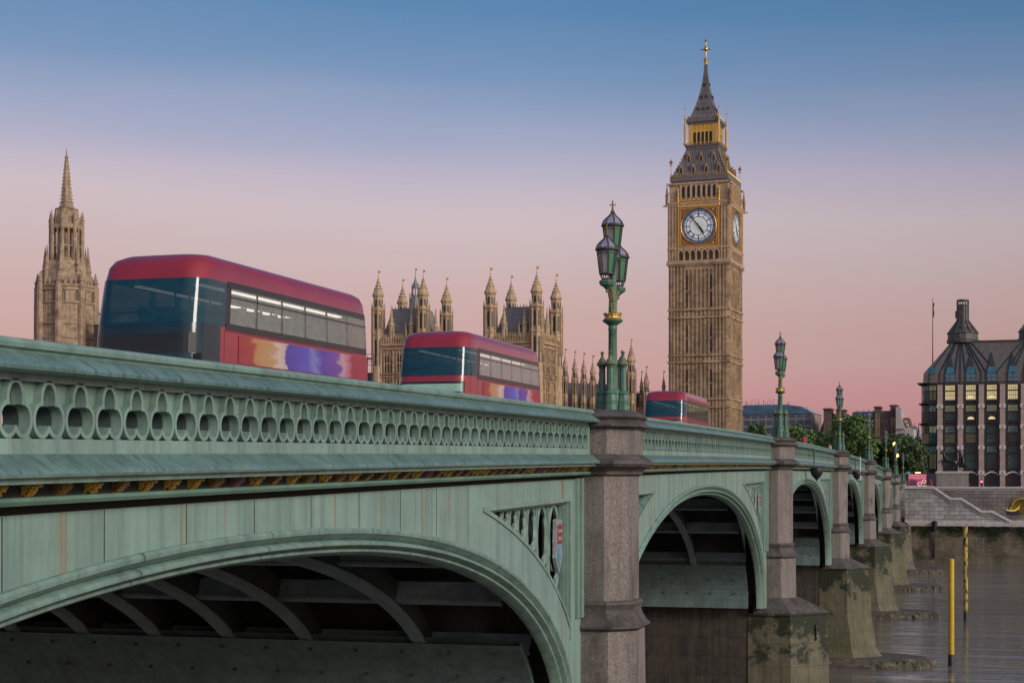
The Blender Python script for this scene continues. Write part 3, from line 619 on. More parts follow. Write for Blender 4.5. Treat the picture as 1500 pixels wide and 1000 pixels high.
ZL = [(.32, 0, 0, 0), (1.0, 0, 0, 0), (2.1, .03, .0, 0), (2.75, .10, .01, .02), (3.2, .2, .02, .05), (3.78, .34, .035, .08), (4.08, .46, .06, .14), (4.24, .62, .12, .22), (4.34, .85, .26, .38), (4.39, 1.15, .5, .6), (4.41, 1.6, .8, 1.0)]   # z, front, side and rear insets
def bus_inset(z):
    for a, b in zip(ZL, ZL[1:]):
        if a[0] <= z <= b[0]:
            f = (z - a[0]) / (b[0] - a[0]); return [p + (q - p) * f for p, q in zip(a[1:], b[1:])]
    return ZL[-1][1:]
def bus_outline(z, off=0.0):
    """plan outline: front at y=0, near side at x=0, starts at the far rear corner and runs round by the front"""
    fi, si, ri = bus_inset(z); x0, x1, y0, y1 = -BW + si - off, -si + off, fi - off, BL - ri + off; r = .42; pts = []
    def arc(cx, cy, a0, rr): return [(cx + rr * math.cos(a0 + i * PI / 12), cy + rr * math.sin(a0 + i * PI / 12)) for i in range(7)]
    pts += arc(x0 + .2, y1 - .2, PI / 2, .2)
    pts += [(x0, y1 - (y1 - y0) * i / 8) for i in range(2, 7)]
    pts += arc(x0 + r, y0 + r, PI, r) + arc(x1 - r, y0 + r, 3 * PI / 2, r)
    pts += [(x1, y0 + (y1 - y0) * i / 20) for i in range(2, 19)]
    pts += arc(x1 - .2, y1 - .2, 0, .2)
    return pts
NB = len(bus_outline(1.0)); I_FRONT = 12; I_NEAR = 12 + 13
def bus_band(z0, z1, i0, i1, off=.006, n=4, th=.03):
    """curved sheet that follows the bodywork between two outline stations"""
    rows = []
    for k in range(n + 1):
        z = z0 + (z1 - z0) * k / n; o = bus_outline(z, off); o2 = bus_outline(z, off - th)
        f = lambda o, i: tuple(o[int(i)][j] + (o[min(NB - 1, int(i) + 1)][j] - o[int(i)][j]) * (i - int(i)) for j in (0, 1))
        ids = [i0] + [i for i in range(int(i0) + 1, math.ceil(i1))] + [i1]
        rows.append([(*f(o, i), z) for i in ids] + [(*f(o2, i), z) for i in ids[::-1]])
    mb = MB(); mb.loft(rows); return mb
def make_bus(label, loc, upper, lower, ad, driver_band):
    t = thing('double_decker_bus', label, 'bus', loc, 0, 'red double-decker buses crossing the bridge')
    zs1 = [z for z, *_ in ZL if z < 2.86] + [2.86]; zs2 = [3.78] + [z for z, *_ in ZL if z > 3.78]
    mb = MB(); mb.loft([[(x, y, z) for x, y in bus_outline(z)] for z in zs1]); mb.build('body', red_paint, t, smooth=35)
    mb = MB(); mb.loft([[(x, y, z) for x, y in bus_outline(z)] for z in zs2]); mb.build('roof', red_paint, t, smooth=35)
    # upper saloon: rear wall, seats, yellow poles and ceiling lights
    mb = MB(); mb.box(-BW + .12, -.12, BL - .5, BL - .12, 2.86, 3.78); mb.build('rear_panel', red_paint, t)
    se = MB(); po_ = MB()
    for q in range(9):
        y = 1.9 + q * .83
        for xa, xb in ((-2.32, -1.42), (-1.08, -.18)):
            se.box(xa, xb, y, y + .1, 2.9, 3.38); se.box(xa, xb, y - .42, y, 2.9, 3.02)
        if q % 2 == 0:
            for x_ in (-1.42, -1.08): po_.bar((x_, y, 2.86), (x_, y, 3.78), .035)
    se.build('seats', mat('seat_moquette', (.16, .13, .17), .8, .3, 4), t); po_.build('pole', mat('pole_yellow', (.6, .45, .06), .4, .1), t)
    for x_ in (-1.95, -.55): mb = MB(); mb.box(x_ - .07, x_ + .07, 1.2, 9.2, 3.735, 3.76); mb.build('ceiling_light', mat('ceiling_light', (.9, .9, .85), .5, .05, emit=(1, .96, .82), es=1.6), t)
    mb = MB(); mb.box(-2.3, -.2, 1.0, 9.3, 3.765, 3.778); mb.build('ceiling', mat('bus_ceiling', (.7, .68, .62), .6, .05), t)
    bus_band(.33, .62, 0, NB - 1, .012, 1).build('skirt', red_dark, t)
    w = I_FRONT
    bus_band(2.86, 3.80, w + 1, w + 14.6, .012).build('windscreen', screen_glass, t, smooth=50)
    bus_band(1.12, 2.12, w + 1, w + 14.2, .012).build('windscreen', mat('lower_screen', (.02, .075, .09), .1, .3, .7, spec=.8), t, smooth=50)
    bus_band(2.24, 2.66, w + 3, w + 10.5, .012).build('destination_blind', mat('blind', (.015, .018, .02), .3), t)
    if driver_band: bus_band(2.32, 2.58, w + 4.2, w + 9.6, .022).build('lit_blind', mat('lit_blind', (.1, .3, .22), .4, .3, 1.2, emit=(.42, .50, .44), es=.32), t)
    if not driver_band:
        bus_band(2.08, 2.90, w + 1, w + 14.2, .011).build('dark_panel', mat('front_dark', (.012, .035, .05), .2, .25, .8), t, smooth=50)
    # side windows, each its own pane with a slim pillar between
    a, b, nw = I_NEAR + 2.0, I_NEAR + 21.6, 7
    wb_ = mat('window_black', (.015, .016, .017), .25, .2)
    for za, zb in ((2.80, 2.93), (3.70, 3.84)): bus_band(za, zb, w + 14.7, I_NEAR + 22.4, .010, 2).build('window_surround', wb_, t)
    for j in range(nw + 1): bus_band(2.92, 3.71, a + (b - a) * j / nw - (.5 if j == 0 else .05), a + (b - a) * j / nw + (.5 if j == nw else .05), .010).build('pillar', wb_, t)
    for j in range(6): bus_band(2.86, 3.78, 7 + j - .06 + .06 * (j == 0), 7 + j + .06, .004).build('pillar', wb_, t)
    bus_band(2.9, 3.74, 7, 12, -.01).build('window', upper, t)
    for j in range(nw):
        bus_band(2.94, 3.70, a + (b - a) * j / nw + .05, a + (b - a) * (j + 1) / nw - .05, .016).build('window', upper, t, smooth=50)
        bus_band(3.50, 3.53, a + (b - a) * j / nw + .05, a + (b - a) * (j + 1) / nw - .05, .02, 1).build('window_bar', MATS['window_black'], t)
    bus_band(1.12, 2.06, w + 14.3, I_NEAR + 20.5, .008).build('window_surround', MATS['window_black'], t)
    for j in range(6):
        i0, i1 = I_NEAR + 4.2 + j * 2.65, I_NEAR + 4.2 + j * 2.65 + 2.5
        bus_band(1.2, 1.98, i0, i1, .016).build('window', lower, t)
    o = bus_band(.4, 2.0, I_NEAR + .9, I_NEAR + 3.6, .018).build('door', bus_glass, t)
    bus_band(2.13, 2.72, I_NEAR + 3.0, I_NEAR + 20.2, .014, 2).build('advert_panel', ad, t)
    for za in (2.09, 2.765): bus_band(za, za + .022, w + 14.6, I_NEAR + 22.6, .006, 1).build('trim_strip', red_dark, t)
    for j in range(5): bus_band(2.12, 2.76, I_NEAR + 1.6 + j * 4.9, I_NEAR + 1.63 + j * 4.9, .004, 1).build('panel_joint', red_dark, t)
    for yy in (2.55, 7.3):
        for xx in (0, -BW):
            wm = MB(); wm.loft([[(xx + (.02 if xx == 0 else -.02), yy + .49 * math.cos(q * PI / 10), .49 + .49 * math.sin(q * PI / 10)) for q in range(20)], [(xx + (-.28 if xx == 0 else .28), yy + .49 * math.cos(q * PI / 10), .49 + .49 * math.sin(q * PI / 10)) for q in range(20)]]); wo = wm.build('wheel', rubber, t)
            wm = MB(); s = .035 if xx == 0 else -.035; wm.loft([[(xx + s, yy + .28 * math.cos(q * PI / 10), .49 + .28 * math.sin(q * PI / 10)) for q in range(20)], [(xx + s * .5, yy + .3 * math.cos(q * PI / 10), .49 + .3 * math.sin(q * PI / 10)) for q in range(20)]]); wm.build('hub', mat('hub_grey', (.3, .3, .3), .4, .2), wo)
    for s in (0, 1):
        x = -.38 - s * (BW - .76); hm = MB(); hm.lathe(0, 0, [(.13, 0), (.13, .05), (.09, .06)], 12); ho = hm.build('headlight', mat('headlight', (.7, .7, .68), .1, .05, emit=(1, .95, .85), es=1.2), t); ho.rotation_euler = (PI / 2, 0, 0); ho.location = (x, .06, .82)
        mm = MB(); mx_ = .12 if s == 0 else -BW - .12; mm.bar((mx_ * .3 - (BW * .7 if s else 0), .25, 2.15), (mx_ + (.0), -.1, 2.2), .04); mm.box(mx_ - .09, mx_ + .09, -.16, -.08, 1.82, 2.2); mm.build('mirror', iron, t)
    mm = MB(); mm.tube([(-2.1, .45, 3.12), (-1.21, .34, 3.12), (-.3, .45, 3.12)], .02, 6); mm.build('grab_rail', MATS['pole_yellow'], t)
    mm = MB(); mm.bar((-1.8, .02, 1.12), (-.9, -.02, 1.75), .025); mm.bar((-.8, .02, 1.12), (-.5, -.02, 1.6), .025); mm.build('wiper', iron, t)
    return t
dark_low = mat('lower_window', (.02, .03, .032), .1, .3, .8, spec=.7)
ad_a, ad_b, ad_c = ad_mat('advert_print', 0), ad_mat('advert_print_small', 4.0), mat('advert_dull', (.25, .04, .06), .4, .4, 1.2)
def place(o, d, bx):
    o.location = (bx, d, deck(d + 5) - .02); o.rotation_euler = (math.atan((deck(d + 10) - deck(d)) / 10), 0, 0)
b1 = make_bus('large red double-decker bus nearest the camera, purple advert and pale lit upper windows', (0, 0, 0), lit_pane, dark_low, ad_a, False); place(b1, 28.9, -14.7)
b2 = make_bus('middle red double-decker bus passing in front of the gothic pavilions', (0, 0, 0), pale_pane, dark_low, ad_b, True); place(b2, 48.9, -15.2)
b3 = make_bus('farthest red double-decker bus, below the clock tower, turned front on', (0, 0, 0), dim_pane, mat('lower_grey_window', (.12, .11, .14), .15, .3, .8), ad_c, True); place(b3, 89.6, -14.7)

# ------------------------------------------------------------------ people behind the parapet
skin_m = mat('skin', (.45, .27, .2), .6, .1, 8); 
def person(label, x, d, coat, trousers, hood, hair):
    t = thing('person', label, 'person', (x, d, deck(d) + .13 - .02), 0)
    V = [(0, 0, .93), (0, .01, 1.15), (0, .01, 1.38), (0, 0, 1.47), (.19, 0, 1.40), (.24, .02, 1.14), (.24, -.08, .9), (-.19, 0, 1.40), (-.24, .02, 1.14), (-.24, -.08, .9), (.1, 0, .88), (.11, -.05, .5), (.11, .02, .1), (.11, -.12, .04), (-.1, 0, .88), (-.11, .12, .5), (-.11, .2, .12), (-.11, .08, .04)]
    E = [(0, 1), (1, 2), (2, 3), (2, 4), (4, 5), (5, 6), (2, 7), (7, 8), (8, 9), (0, 10), (10, 11), (11, 12), (12, 13), (0, 14), (14, 15), (15, 16), (16, 17)]
    rad = [(.16, .11), (.15, .11), (.17, .11), .06, .075, .055, .04, .075, .055, .04, .09, .065, .045, .04, .09, .065, .045, .04]
    skin('body', V, E, rad, trousers, t)
    mb = MB(); mb.lathe(0, .01, [(.235, .62), (.235, .9), (.215, 1.1), (.245, 1.33), (.2, 1.43), (.09, 1.50), (.085, 1.53)], 14, sy=.72); 
    for s in (-1, 1): mb.tube([(s * .19, 0, 1.41), (s * .26, .02, 1.13), (s * .26, -.09, .88)], [.085, .07, .055], 10)
    mb.build('coat', coat, t, smooth=60)
    for s in (-1, 1):
        h = skin('hand', [(s * .26, -.09, .87), (s * .262, -.11, .80), (s * .25, -.14, .73), (s * .256, -.13, .71), (s * .262, -.12, .71), (s * .268, -.11, .72), (s * .23, -.13, .79)], [(0, 1), (1, 2), (1, 3), (1, 4), (1, 5), (1, 6)], [.03, .035, .01, .011, .011, .01, .012], skin_m, t, 1)
    hd = skin('head', [(0, 0, 1.50), (0, -.01, 1.60), (0, 0, 1.71)], [(0, 1), (1, 2)], [(.055, .06), (.085, .10), (.08, .10)], skin_m, t)
    f = MB(); f.lathe(0, -.125, [(.0, 1.585), (.017, 1.595), (.012, 1.63), (0, 1.655)], 6); f.build('nose', skin_m, hd)
    f = MB()
    for s in (-1, 1): f.lathe(s * .034, -.104, [(0, 1.645), (.012, 1.655), (0, 1.665)], 6)
    f.box(-.025, .025, -.113, -.10, 1.553, 1.56); f.build('face', mat('features', (.08, .03, .03), .5), hd)
    mb = MB()
    if hood: mb.lathe(0, .03, [(.15, 1.44), (.15, 1.55), (.145, 1.66), (.12, 1.76), (.06, 1.82), (.0, 1.83)], 14, sy=.95); mb.build('hood', coat, t, smooth=60)
    else: mb.lathe(0, .025, [(.10, 1.58), (.105, 1.66), (.095, 1.73), (.05, 1.775), (0, 1.785)], 12); mb.build('hair', hair, t, smooth=60)
    return t
navy = mat('trousers', (.03, .035, .06), .8, .2, 6)
def above(x, y, X):      # along-bridge distance of a photo column on the plane X
    t_ = (x - 750) / FPX; return -X * (cs + t_ * sn) / (sn - t_ * cs)
person('person in a bright red hooded coat walking behind the parapet', -9.0, above(1177.5, 0, -9.0), mat('red_coat', (.42, .03, .05), .7, .15, 5), navy, True, None)
person('person in a pale pinkish coat behind the parapet, left of the third lamp post', -9.0, above(1215.5, 0, -9.0), mat('beige_coat', (.42, .26, .22), .8, .15, 5), navy, True, mat('hair', (.10, .05, .03), .7, .3, 20))

# ------------------------------------------------------------------ navigation lights hung at the arch crowns
for k, lab in ((2, 'black navigation lantern hanging from the cornice over the third arch'), (3, 'black navigation lantern with a pale tube over the fourth arch')):
    d = (PC[k] + PC[k + 1]) / 2 - (1.2 if k == 2 else 1.5); T = top(d)
    t = thing('navigation_light', lab, 'lantern', (FX + .35, d, T - 1.2), 0, 'navigation lanterns at the arch crowns')
    mb = MB(); mb.lathe(.25, 0, [(.05, -.02), (.33, -.1), (.36, -.2), (.34, -.34), (.26, -.5), (.12, -.66), (.03, -.74), (.02, -.85)], 10); mb.build('hood', iron, t, smooth=40)
    mb = MB(); mb.bar((.12, -.03, .95), (.12, -.03, -.1), .06); mb.bar((.12, -.6, .95), (.12, 0, .2), .04); mb.bar((.12, .0, .3), (.12, .3, .8), .04); mb.build('bracket', mat('bracket_paint', (.08, .14, .11), .5, .2), t)
    if k == 3: mb = MB(); mb.tube([(.5, -.15, 1.05), (.5, -.12, -.75)], .05, 8); mb.build('tube', mat('white_tube', (.6, .66, .7), .4, .1), t)

# ------------------------------------------------------------------ yellow piles in the river
pile_y = mat('pile_yellow', (.62, .40, .02), .5, .12, 3, .2, second=((.34, .24, .05), 4, .55, .7))
pile_worn = mat('pile_worn', (.50, .36, .07), .6, .25, 3, .3, second=((.03, .03, .025), 2.4, .50, .56, (1, 1, .8)))
pile_black = mat('pile_tar', (.02, .024, .03), .5, .3, 4, .3)
for lab, x, z, hgt, m, lean in (('clean yellow mooring pile with a black foot, nearer and lower one', 1393.5, 102.6, 6.95, pile_y, 0), ('worn yellow mooring pile with black patches, standing farther out', 1415, 137.6, 8.2, pile_worn, .15)):
    p = W(x, z); t = thing('mooring_pile', lab, 'pile', (p.x, p.y, WATER), 0, 'yellow mooring piles in the river')
    mb = MB(); mb.lathe(0, 0, [(.19, .7), (.19, hgt - .1), (.16, hgt), (.1, hgt + .03)], 14); mb.build('shaft', m, t, smooth=40)
    mb = MB(); mb.lathe(0, 0, [(.215, -1.5), (.215, .70), (.19, .74)], 14); mb.build('foot', pile_black, t, smooth=40)
    mb = MB(); mb.bar((.1, 0, hgt), (.12, 0, hgt + .3), .04); mb.lathe(-.08, 0, [(.05, hgt), (.05, hgt + .06)], 8); mb.build('fitting', iron, t)
    for r_ in range(4): pass
    t.rotation_euler = (0, R(-.4 if lean else 0), 0)
# ------------------------------------------------------------------ palace: clock tower, spired tower, pavilions, long wing
GZ = -.6
def arch_poly(cx, z0, z1, w):               # pointed-arch outline in (x, z)
    h = min(w * .9, (z1 - z0) * .5); r = w / 2
    return [(cx - r, z0), (cx + r, z0), (cx + r, z1 - h), (cx + r * .82, z1 - h * .55), (cx + r * .45, z1 - h * .2), (cx, z1), (cx - r * .45, z1 - h * .2), (cx - r * .82, z1 - h * .55), (cx - r, z1 - h)]
def pinnacle(mb, cx, cy, z0, z1, r, n=8):
    h = z1 - z0
    mb.lathe(cx, cy, [(r, z0), (r, z0 + .38 * h), (1.3 * r, z0 + .40 * h), (1.3 * r, z0 + .43 * h), (.95 * r, z0 + .45 * h), (.7 * r, z0 + .55 * h), (.85 * r, z0 + .56 * h), (.5 * r, z0 + .66 * h), (.62 * r, z0 + .675 * h), (.32 * r, z0 + .78 * h), (.45 * r, z0 + .79 * h), (.16 * r, z0 + .89 * h), (.38 * r, z0 + .91 * h), (.1 * r, z0 + .94 * h), (.03, z1)], n)
def vane(mb, cx, cy, z0, h):
    mb.lathe(cx, cy, [(.05, z0), (.05, z0 + h)], 5); mb.lathe(cx, cy, [(.0, z0 + h * .25), (.14, z0 + h * .33), (0, z0 + h * .42)], 6); mb.box(cx, cx + h * .22, cy - .02, cy + .02, z0 + h * .7, z0 + h * .92)

# clock tower ------------------------------------------------------
S = .1385
ct = W(1034, 324)
clock = thing('clock_tower', 'tall sandstone clock tower with gilded dials and a dark pointed iron roof', 'clock tower', (ct.x, ct.y, GZ), R(-4.8))
def cz(y):                                 # height of a photo row on the tower's front, which stands nearer than its axis
    off = 6.2 if y > 255 else 3.0 + 3.2 * max(0, y - 212) / 43 if y > 180 else max(0, (y - 95) / 85 * 3.0)
    return (712 - y) * (324 - off) / 2300 - GZ
def four(fn):                               # build one face (outward -y) and turn it round the tower
    o = MB(); o.core = MB(); fn(o); r = MB(); r.merge(o.core)
    for k in range(4): r.merge(o, rotz(k))
    return r
h = 6.05
def shaft(mb):
    mb.core.box(-h, h, -h, h, 0, cz(388))
    for x in [-5.7, -5.15, -4.4, -3.65, 3.65, 4.4, 5.15, 5.7]: mb.box(x - .13, x + .13, -h - .32, -h + .05, 0, cz(388))
    for s in (-1, 1): mb.box(s * 5.45 - .62, s * 5.45 + .62, -h - .16, -h + .02, 0, cz(386))
    for i in range(8): x = -2.95 + i * .843; mb.box(x - .11, x + .11, -h - .26, -h + .05, 0, cz(395))
    for i in range(7):                        # arched heads of the panels
        x = -2.95 + (i + .5) * .843
        for a, b in ((397, 388),): mb.plate([(x - .42, cz(399)), (x - .30, cz(395.5)), (x, cz(393.5)), (x + .30, cz(395.5)), (x + .42, cz(399)), (x + .42, cz(388)), (x - .42, cz(388))], -h - .22, -h + .02)
    for ya, yb in ((451, 454), (463, 465.5), (519, 521), (528, 531), (583, 585.5), (595, 597)): mb.core.box(-h - .42, h + .42, -h - .42, h + .42, cz(yb), cz(ya))
    for yt, yb in ((454, 463), (521, 528), (585.5, 595)):
        for i in range(14): x = -5.6 + i * .862; mb.box(x - .28, x + .28, -h - .14, -h + .02, cz(yb) + .2, cz(yt) - .2)
    mb.core.box(-h - .45, h + .45, -h - .45, h + .45, cz(388.2), cz(386)); mb.core.box(-h - .62, h + .62, -h - .62, h + .62, cz(386), cz(383.2))
four(shaft).build('shaft', stone, clock)
for k in (0, 1):
    for yt, yb in ((401, 449), (474, 515), (540, 581)):
        for x in (-2.5, -1.26, 1.26, 2.5):
            mb = MB(); mb.plate(arch_poly(x * .99, cz(yb), cz(yt), .36), -h - .02, -h + .05); mb.plate([(x - .2, cz((yt + yb) / 2 + 1.5)), (x + .2, cz((yt + yb) / 2 + 1.5)), (x + .2, cz((yt + yb) / 2 - 1)), (x - .2, cz((yt + yb) / 2 - 1))], -h - .06, -h)
            r = MB(); r.merge(mb, rotz(k)); r.mi = [0] * 11 + [1] * (len(r.f) - 11); r.build('slit_window', [recess, stone_fine], clock)
hc = 6.12
def stage(mb):
    mb.core.box(-hc, hc, -hc, hc, cz(383.1), cz(266.5))
    for x in (-6.05, -5.4, -4.75, 4.75, 5.4, 6.05): mb.box(x - .14, x + .14, -hc - .34, -hc + .02, cz(380), cz(298))
    for s in (-1, 1): mb.box(s * 5.4 - .95, s * 5.4 + .95, -hc - .14, -hc + .02, cz(383), cz(298))
    for i in range(7):                        # niches under the dial
        x = -3.7 + i * 1.233; mb.box(x - .66, x - .5, -hc - .42, -hc + .02, cz(381), cz(366))
        mb.plate([(x - .5, cz(371)), (x - .3, cz(367.5)), (x, cz(366)), (x + .3, cz(367.5)), (x + .5, cz(371)), (x + .5, cz(363)), (x - .5, cz(363))], -hc - .4, -hc + .02)
    mb.box(3.7 + .5, 3.7 + .66, -hc - .42, -hc + .02, cz(381), cz(366))
    for ya, yb, e in ((383.3, 380.5, .5), (364, 361.5, .42), (300, 297.5, .36), (297.5, 294.8, .46), (268.5, 266, .35)): mb.core.box(-hc - e, hc + e, -hc - e, hc + e, cz(ya), cz(yb))
    for s in (-1, 1): pinnacle(mb, s * (hc + .42), -hc - .42, cz(297), cz(265), .3); mb.bar((s * (hc + .4), -hc - .4, cz(282)), (s * 5.5, -5.5, cz(276)), .22)
    for s in (-1, 1): mb.tube([(s * (hc + .4), -hc - .3, cz(299)), (s * (hc + 1.3), -hc - .5, cz(299))], [.2, .12], 6)
    for i in range(8): x = -3.72 + i * 1.063; mb.box(x - .19, x + .19, -hc - .26, -hc + .05, cz(290), cz(268.5))
    for i in range(7):
        x = -3.72 + (i + .5) * 1.063; mb.plate([(x - .36, cz(274)), (x - .2, cz(271.5)), (x, cz(270.2)), (x + .2, cz(271.5)), (x + .36, cz(274)), (x + .36, cz(268)), (x - .36, cz(268))], -hc - .2, -hc + .02)
four(stage).build('clock_stage', stone_fine, clock)
for k in (0, 1):
    fn = rotz(k)
    for i in range(7):
        x = -3.72 + (i + .5) * 1.063; mb = MB(); mb.plate(arch_poly(x, cz(287.5), cz(270.5), .68), -hc - .03, -hc + .04); r = MB(); r.merge(mb, fn); r.build('belfry_opening', recess, clock)
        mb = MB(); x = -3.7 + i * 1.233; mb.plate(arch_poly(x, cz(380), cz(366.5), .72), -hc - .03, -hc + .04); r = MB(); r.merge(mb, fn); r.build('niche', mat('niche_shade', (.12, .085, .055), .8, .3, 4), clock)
# clock faces
opal = mat('opal_glass', (.72, .78, .74), .35, .10, 2.2, emit=(.75, .85, .80), es=.14)
dial_iron = mat('dial_blue', (.02, .05, .17), .4, .3, 6)
gilt_ground = mat('gilt_ground', (.28, .13, .05), .5, .45, 3, .3)
for k in (0, 1):
    fn = rotz(k); zc = cz(330.6); rd = 3.45; f = node('clock_face', clock)
    def put(mb, name, m, **kw): r = MB(); r.mi = []; r.merge(mb, fn); return r.build(name, m, f, **kw)
    y0 = -hc - .18
    mb = MB(); hw = 4.15; zb, zt = zc - 4.35, zc + 4.05; mb.plate([(-hw, zb), (hw, zb), (hw, zt), (-hw, zt)], y0, -hc + .02); put(mb, 'ground', gilt_ground)
    mb = MB()
    for a, b in (((-hw, zb), (hw, zb)), ((hw, zb), (hw, zt)), ((hw, zt), (-hw, zt)), ((-hw, zt), (-hw, zb))):
        mb.bar((a[0], y0 - .05, a[1]), (b[0], y0 - .05, b[1]), .38, .3, up=(0, 1, 0)); mb.bar((a[0] * .90, y0 - .02, zc + (a[1] - zc) * .9), (b[0] * .90, y0 - .02, zc + (b[1] - zc) * .9), .16, .16, up=(0, 1, 0))
    for s in (-1, 1):
        for i in range(22): z = zb + (zt + 1.3 - zb) * i / 21; mb.lathe(s * (hw + .1), y0 - .2, [(0, z - .14), (.14, z), (0, z + .14)], 6)
        mb.lathe(s * (hw + .1), y0 - .1, [(.16, zt), (.16, zt + 1.6), (.3, zt + 1.7), (.2, zt + 2.0), (.34, zt + 2.5), (.12, zt + 3.0), (.2, zt + 3.3), (0, zt + 3.9)], 6)
        for s2 in (-1, 1):
            mb.tube([(s * 3.35 + .42 * math.cos(a * PI / 6), y0 - .02, zc + s2 * 3.35 + .42 * math.sin(a * PI / 6)) for a in range(13)], .07, 5); mb.lathe(s * 3.35, y0 - .05, [(0, zc + s2 * 3.35 - .2), (.2, zc + s2 * 3.35), (0, zc + s2 * 3.35 + .2)], 6)
    mb.tube([(3.62 * math.cos(a * PI / 32), y0 - .04, zc + 3.62 * math.sin(a * PI / 32)) for a in range(65)], .13, 6)
    mb.box(-hw, hw, y0 - .1, y0 + .2, zt + .35, zt + .5); mb.box(-hw, hw, y0 - .1, y0 + .2, zt + 1.15, zt + 1.3)
    for i in range(26): x = -3.9 + i * .312; mb.box(x - .05, x + .05, y0 - .06, y0 + .2, zt + .5, zt + 1.15)
    for i in range(9): x = -3.7 + i * .925; mb.plate([(x - .46, zt + 1.3), (x + .46, zt + 1.3), (x, zt + 1.75)], y0 - .05, y0 + .1)
    put(mb, 'gilt_frame', gold)
    mb = MB(); disc = [(rd * math.cos(a * PI / 32), zc + rd * math.sin(a * PI / 32)) for a in range(64)]; mb.plate(disc, y0 - .03, y0 + .05); put(mb, 'dial', opal)
    mb = MB(); yr = y0 - .05
    def ring(r, w):
        for a in range(64):
            t0, t1 = a * PI / 32, (a + 1) * PI / 32
            mb.add([(q * math.cos(t), yr, zc + q * math.sin(t)) for t in (t0, t1) for q in (r - w, r + w)], [(0, 1, 3, 2)])
    ring(3.42, .09); ring(3.0, .045); ring(2.58, .07); ring(1.86, .06)
    for i in range(60):
        t = i * PI / 30
        mb.bar((2.58 * math.sin(t), yr, zc + 2.58 * math.cos(t)), (3.4 * math.sin(t), yr, zc + 3.4 * math.cos(t)), .035 if i % 5 else .14, .02, up=(0, 1, 0))
        mb.bar((3.0 * math.sin(t + .026) * 1.0, yr, zc + 3.0 * math.cos(t + .026)), (3.2 * math.sin(t + .052), yr, zc + 3.2 * math.cos(t + .052)), .03, .02, up=(0, 1, 0))
    for i, nbar in enumerate((3, 1, 2, 3, 2, 1, 2, 3, 4, 2, 1, 2)):    # numerals: the strokes of XII, I, II ...
        t = i * PI / 6
        for j in range(nbar):
            u = t + (j - (nbar - 1) / 2) * .055; mb.bar((1.9 * math.sin(u), yr - .005, zc + 1.9 * math.cos(u)), (2.55 * math.sin(t + (u - t) * .9), yr - .005, zc + 2.55 * math.cos(t + (u - t) * .9)), .075, .02, up=(0, 1, 0))
        mb.bar((1.86 * math.sin(t), yr, zc + 1.86 * math.cos(t)), (3.42 * math.sin(t), yr, zc + 3.42 * math.cos(t)), .10, .02, up=(0, 1, 0))
    put(mb, 'numeral_ring', dial_iron)
    mb = MB()
    for a in range(64):
        t0, t1 = a * PI / 32, (a + 1) * PI / 32; mb.add([(q * math.cos(t), y0 - .034, zc + q * math.sin(t)) for t in (t0, t1) for q in (2.98, 3.36)], [(0, 1, 3, 2)])
    put(mb, 'minute_track', mat('dial_track', (.22, .32, .52), .4, .35, 9))
    mb = MB()                                  # leaded glass of the centre
    for i in range(12):
        t = i * PI / 6
        for r_ in (.6, 1.0, 1.4):
            mb.tube([(r_ * math.sin(t) + .17 * math.cos(a * PI / 4), y0 - .032, zc + r_ * math.cos(t) + .17 * math.sin(a * PI / 4)) for a in range(9)], .012, 4)
    put(mb, 'glazing', mat('glazing_bars', (.30, .30, .22), .5))
    def hand(ang, ln, w0, tail, wt, name):
        mb = MB(); d = (math.sin(ang), math.cos(ang)); n_ = (d[1], -d[0]); q = lambda a, b: (d[0] * a + n_[0] * b, zc + d[1] * a + n_[1] * b)
        mb.plate([q(-tail, -wt), q(-tail * .4, -wt * .6), q(.3, -w0), q(ln * .55, -w0 * .8), q(ln * .72, -w0 * 1.25), q(ln, -.03), q(ln, .03), q(ln * .72, w0 * 1.25), q(ln * .55, w0 * .8), q(.3, w0), q(-tail * .4, wt * .6), q(-tail, wt)], y0 - .14 - (.04 if ln > 3 else 0), y0 - .1 - (.04 if ln > 3 else 0)); put(mb, name, iron)
    hand(R(321), 3.3, .13, 1.0, .22, 'minute_hand'); hand(R(146), 1.95, .22, .6, .2, 'hour_hand')
# eaves and lower iron roof
def roof(mb):
    hb, ht = 5.6, 3.2
    mb.core.box(-hb - .25, hb + .25, -hb - .25, hb + .25, cz(265.9), cz(263)); mb.core.box(-hb - .45, hb + .45, -hb - .45, hb + .45, cz(263), cz(257)); mb.core.box(-hb - .3, hb + .3, -hb - .3, hb + .3, cz(257), cz(254.5))
    mb.loft([[(-hb, -hb, cz(254.6)), (hb, -hb, cz(254.6)), (0, 0, cz(254.6))], [(-ht * 1.28, -ht * 1.28, cz(233)), (ht * 1.28, -ht * 1.28, cz(233)), (0, 0, cz(233))], [(-ht, -ht, cz(216)), (ht, -ht, cz(216)), (0, 0, cz(216))]])
    for i in range(17):
        f = -1 + i / 8; mb.bar((f * hb, -hb - .02, cz(254.6)), (f * ht * 1.28, -ht * 1.28 - .02, cz(233)), .10, .12); mb.bar((f * ht * 1.28, -ht * 1.28 - .02, cz(233)), (f * ht, -ht - .02, cz(216)), .10, .12)
    mb.core.box(-ht - .2, ht + .2, -ht - .2, ht + .2, cz(217), cz(214)); mb.core.box(-ht - .35, ht + .35, -ht - .35, ht + .35, cz(214), cz(211.5))
four(roof).build('lower_roof', iron_roof, clock)
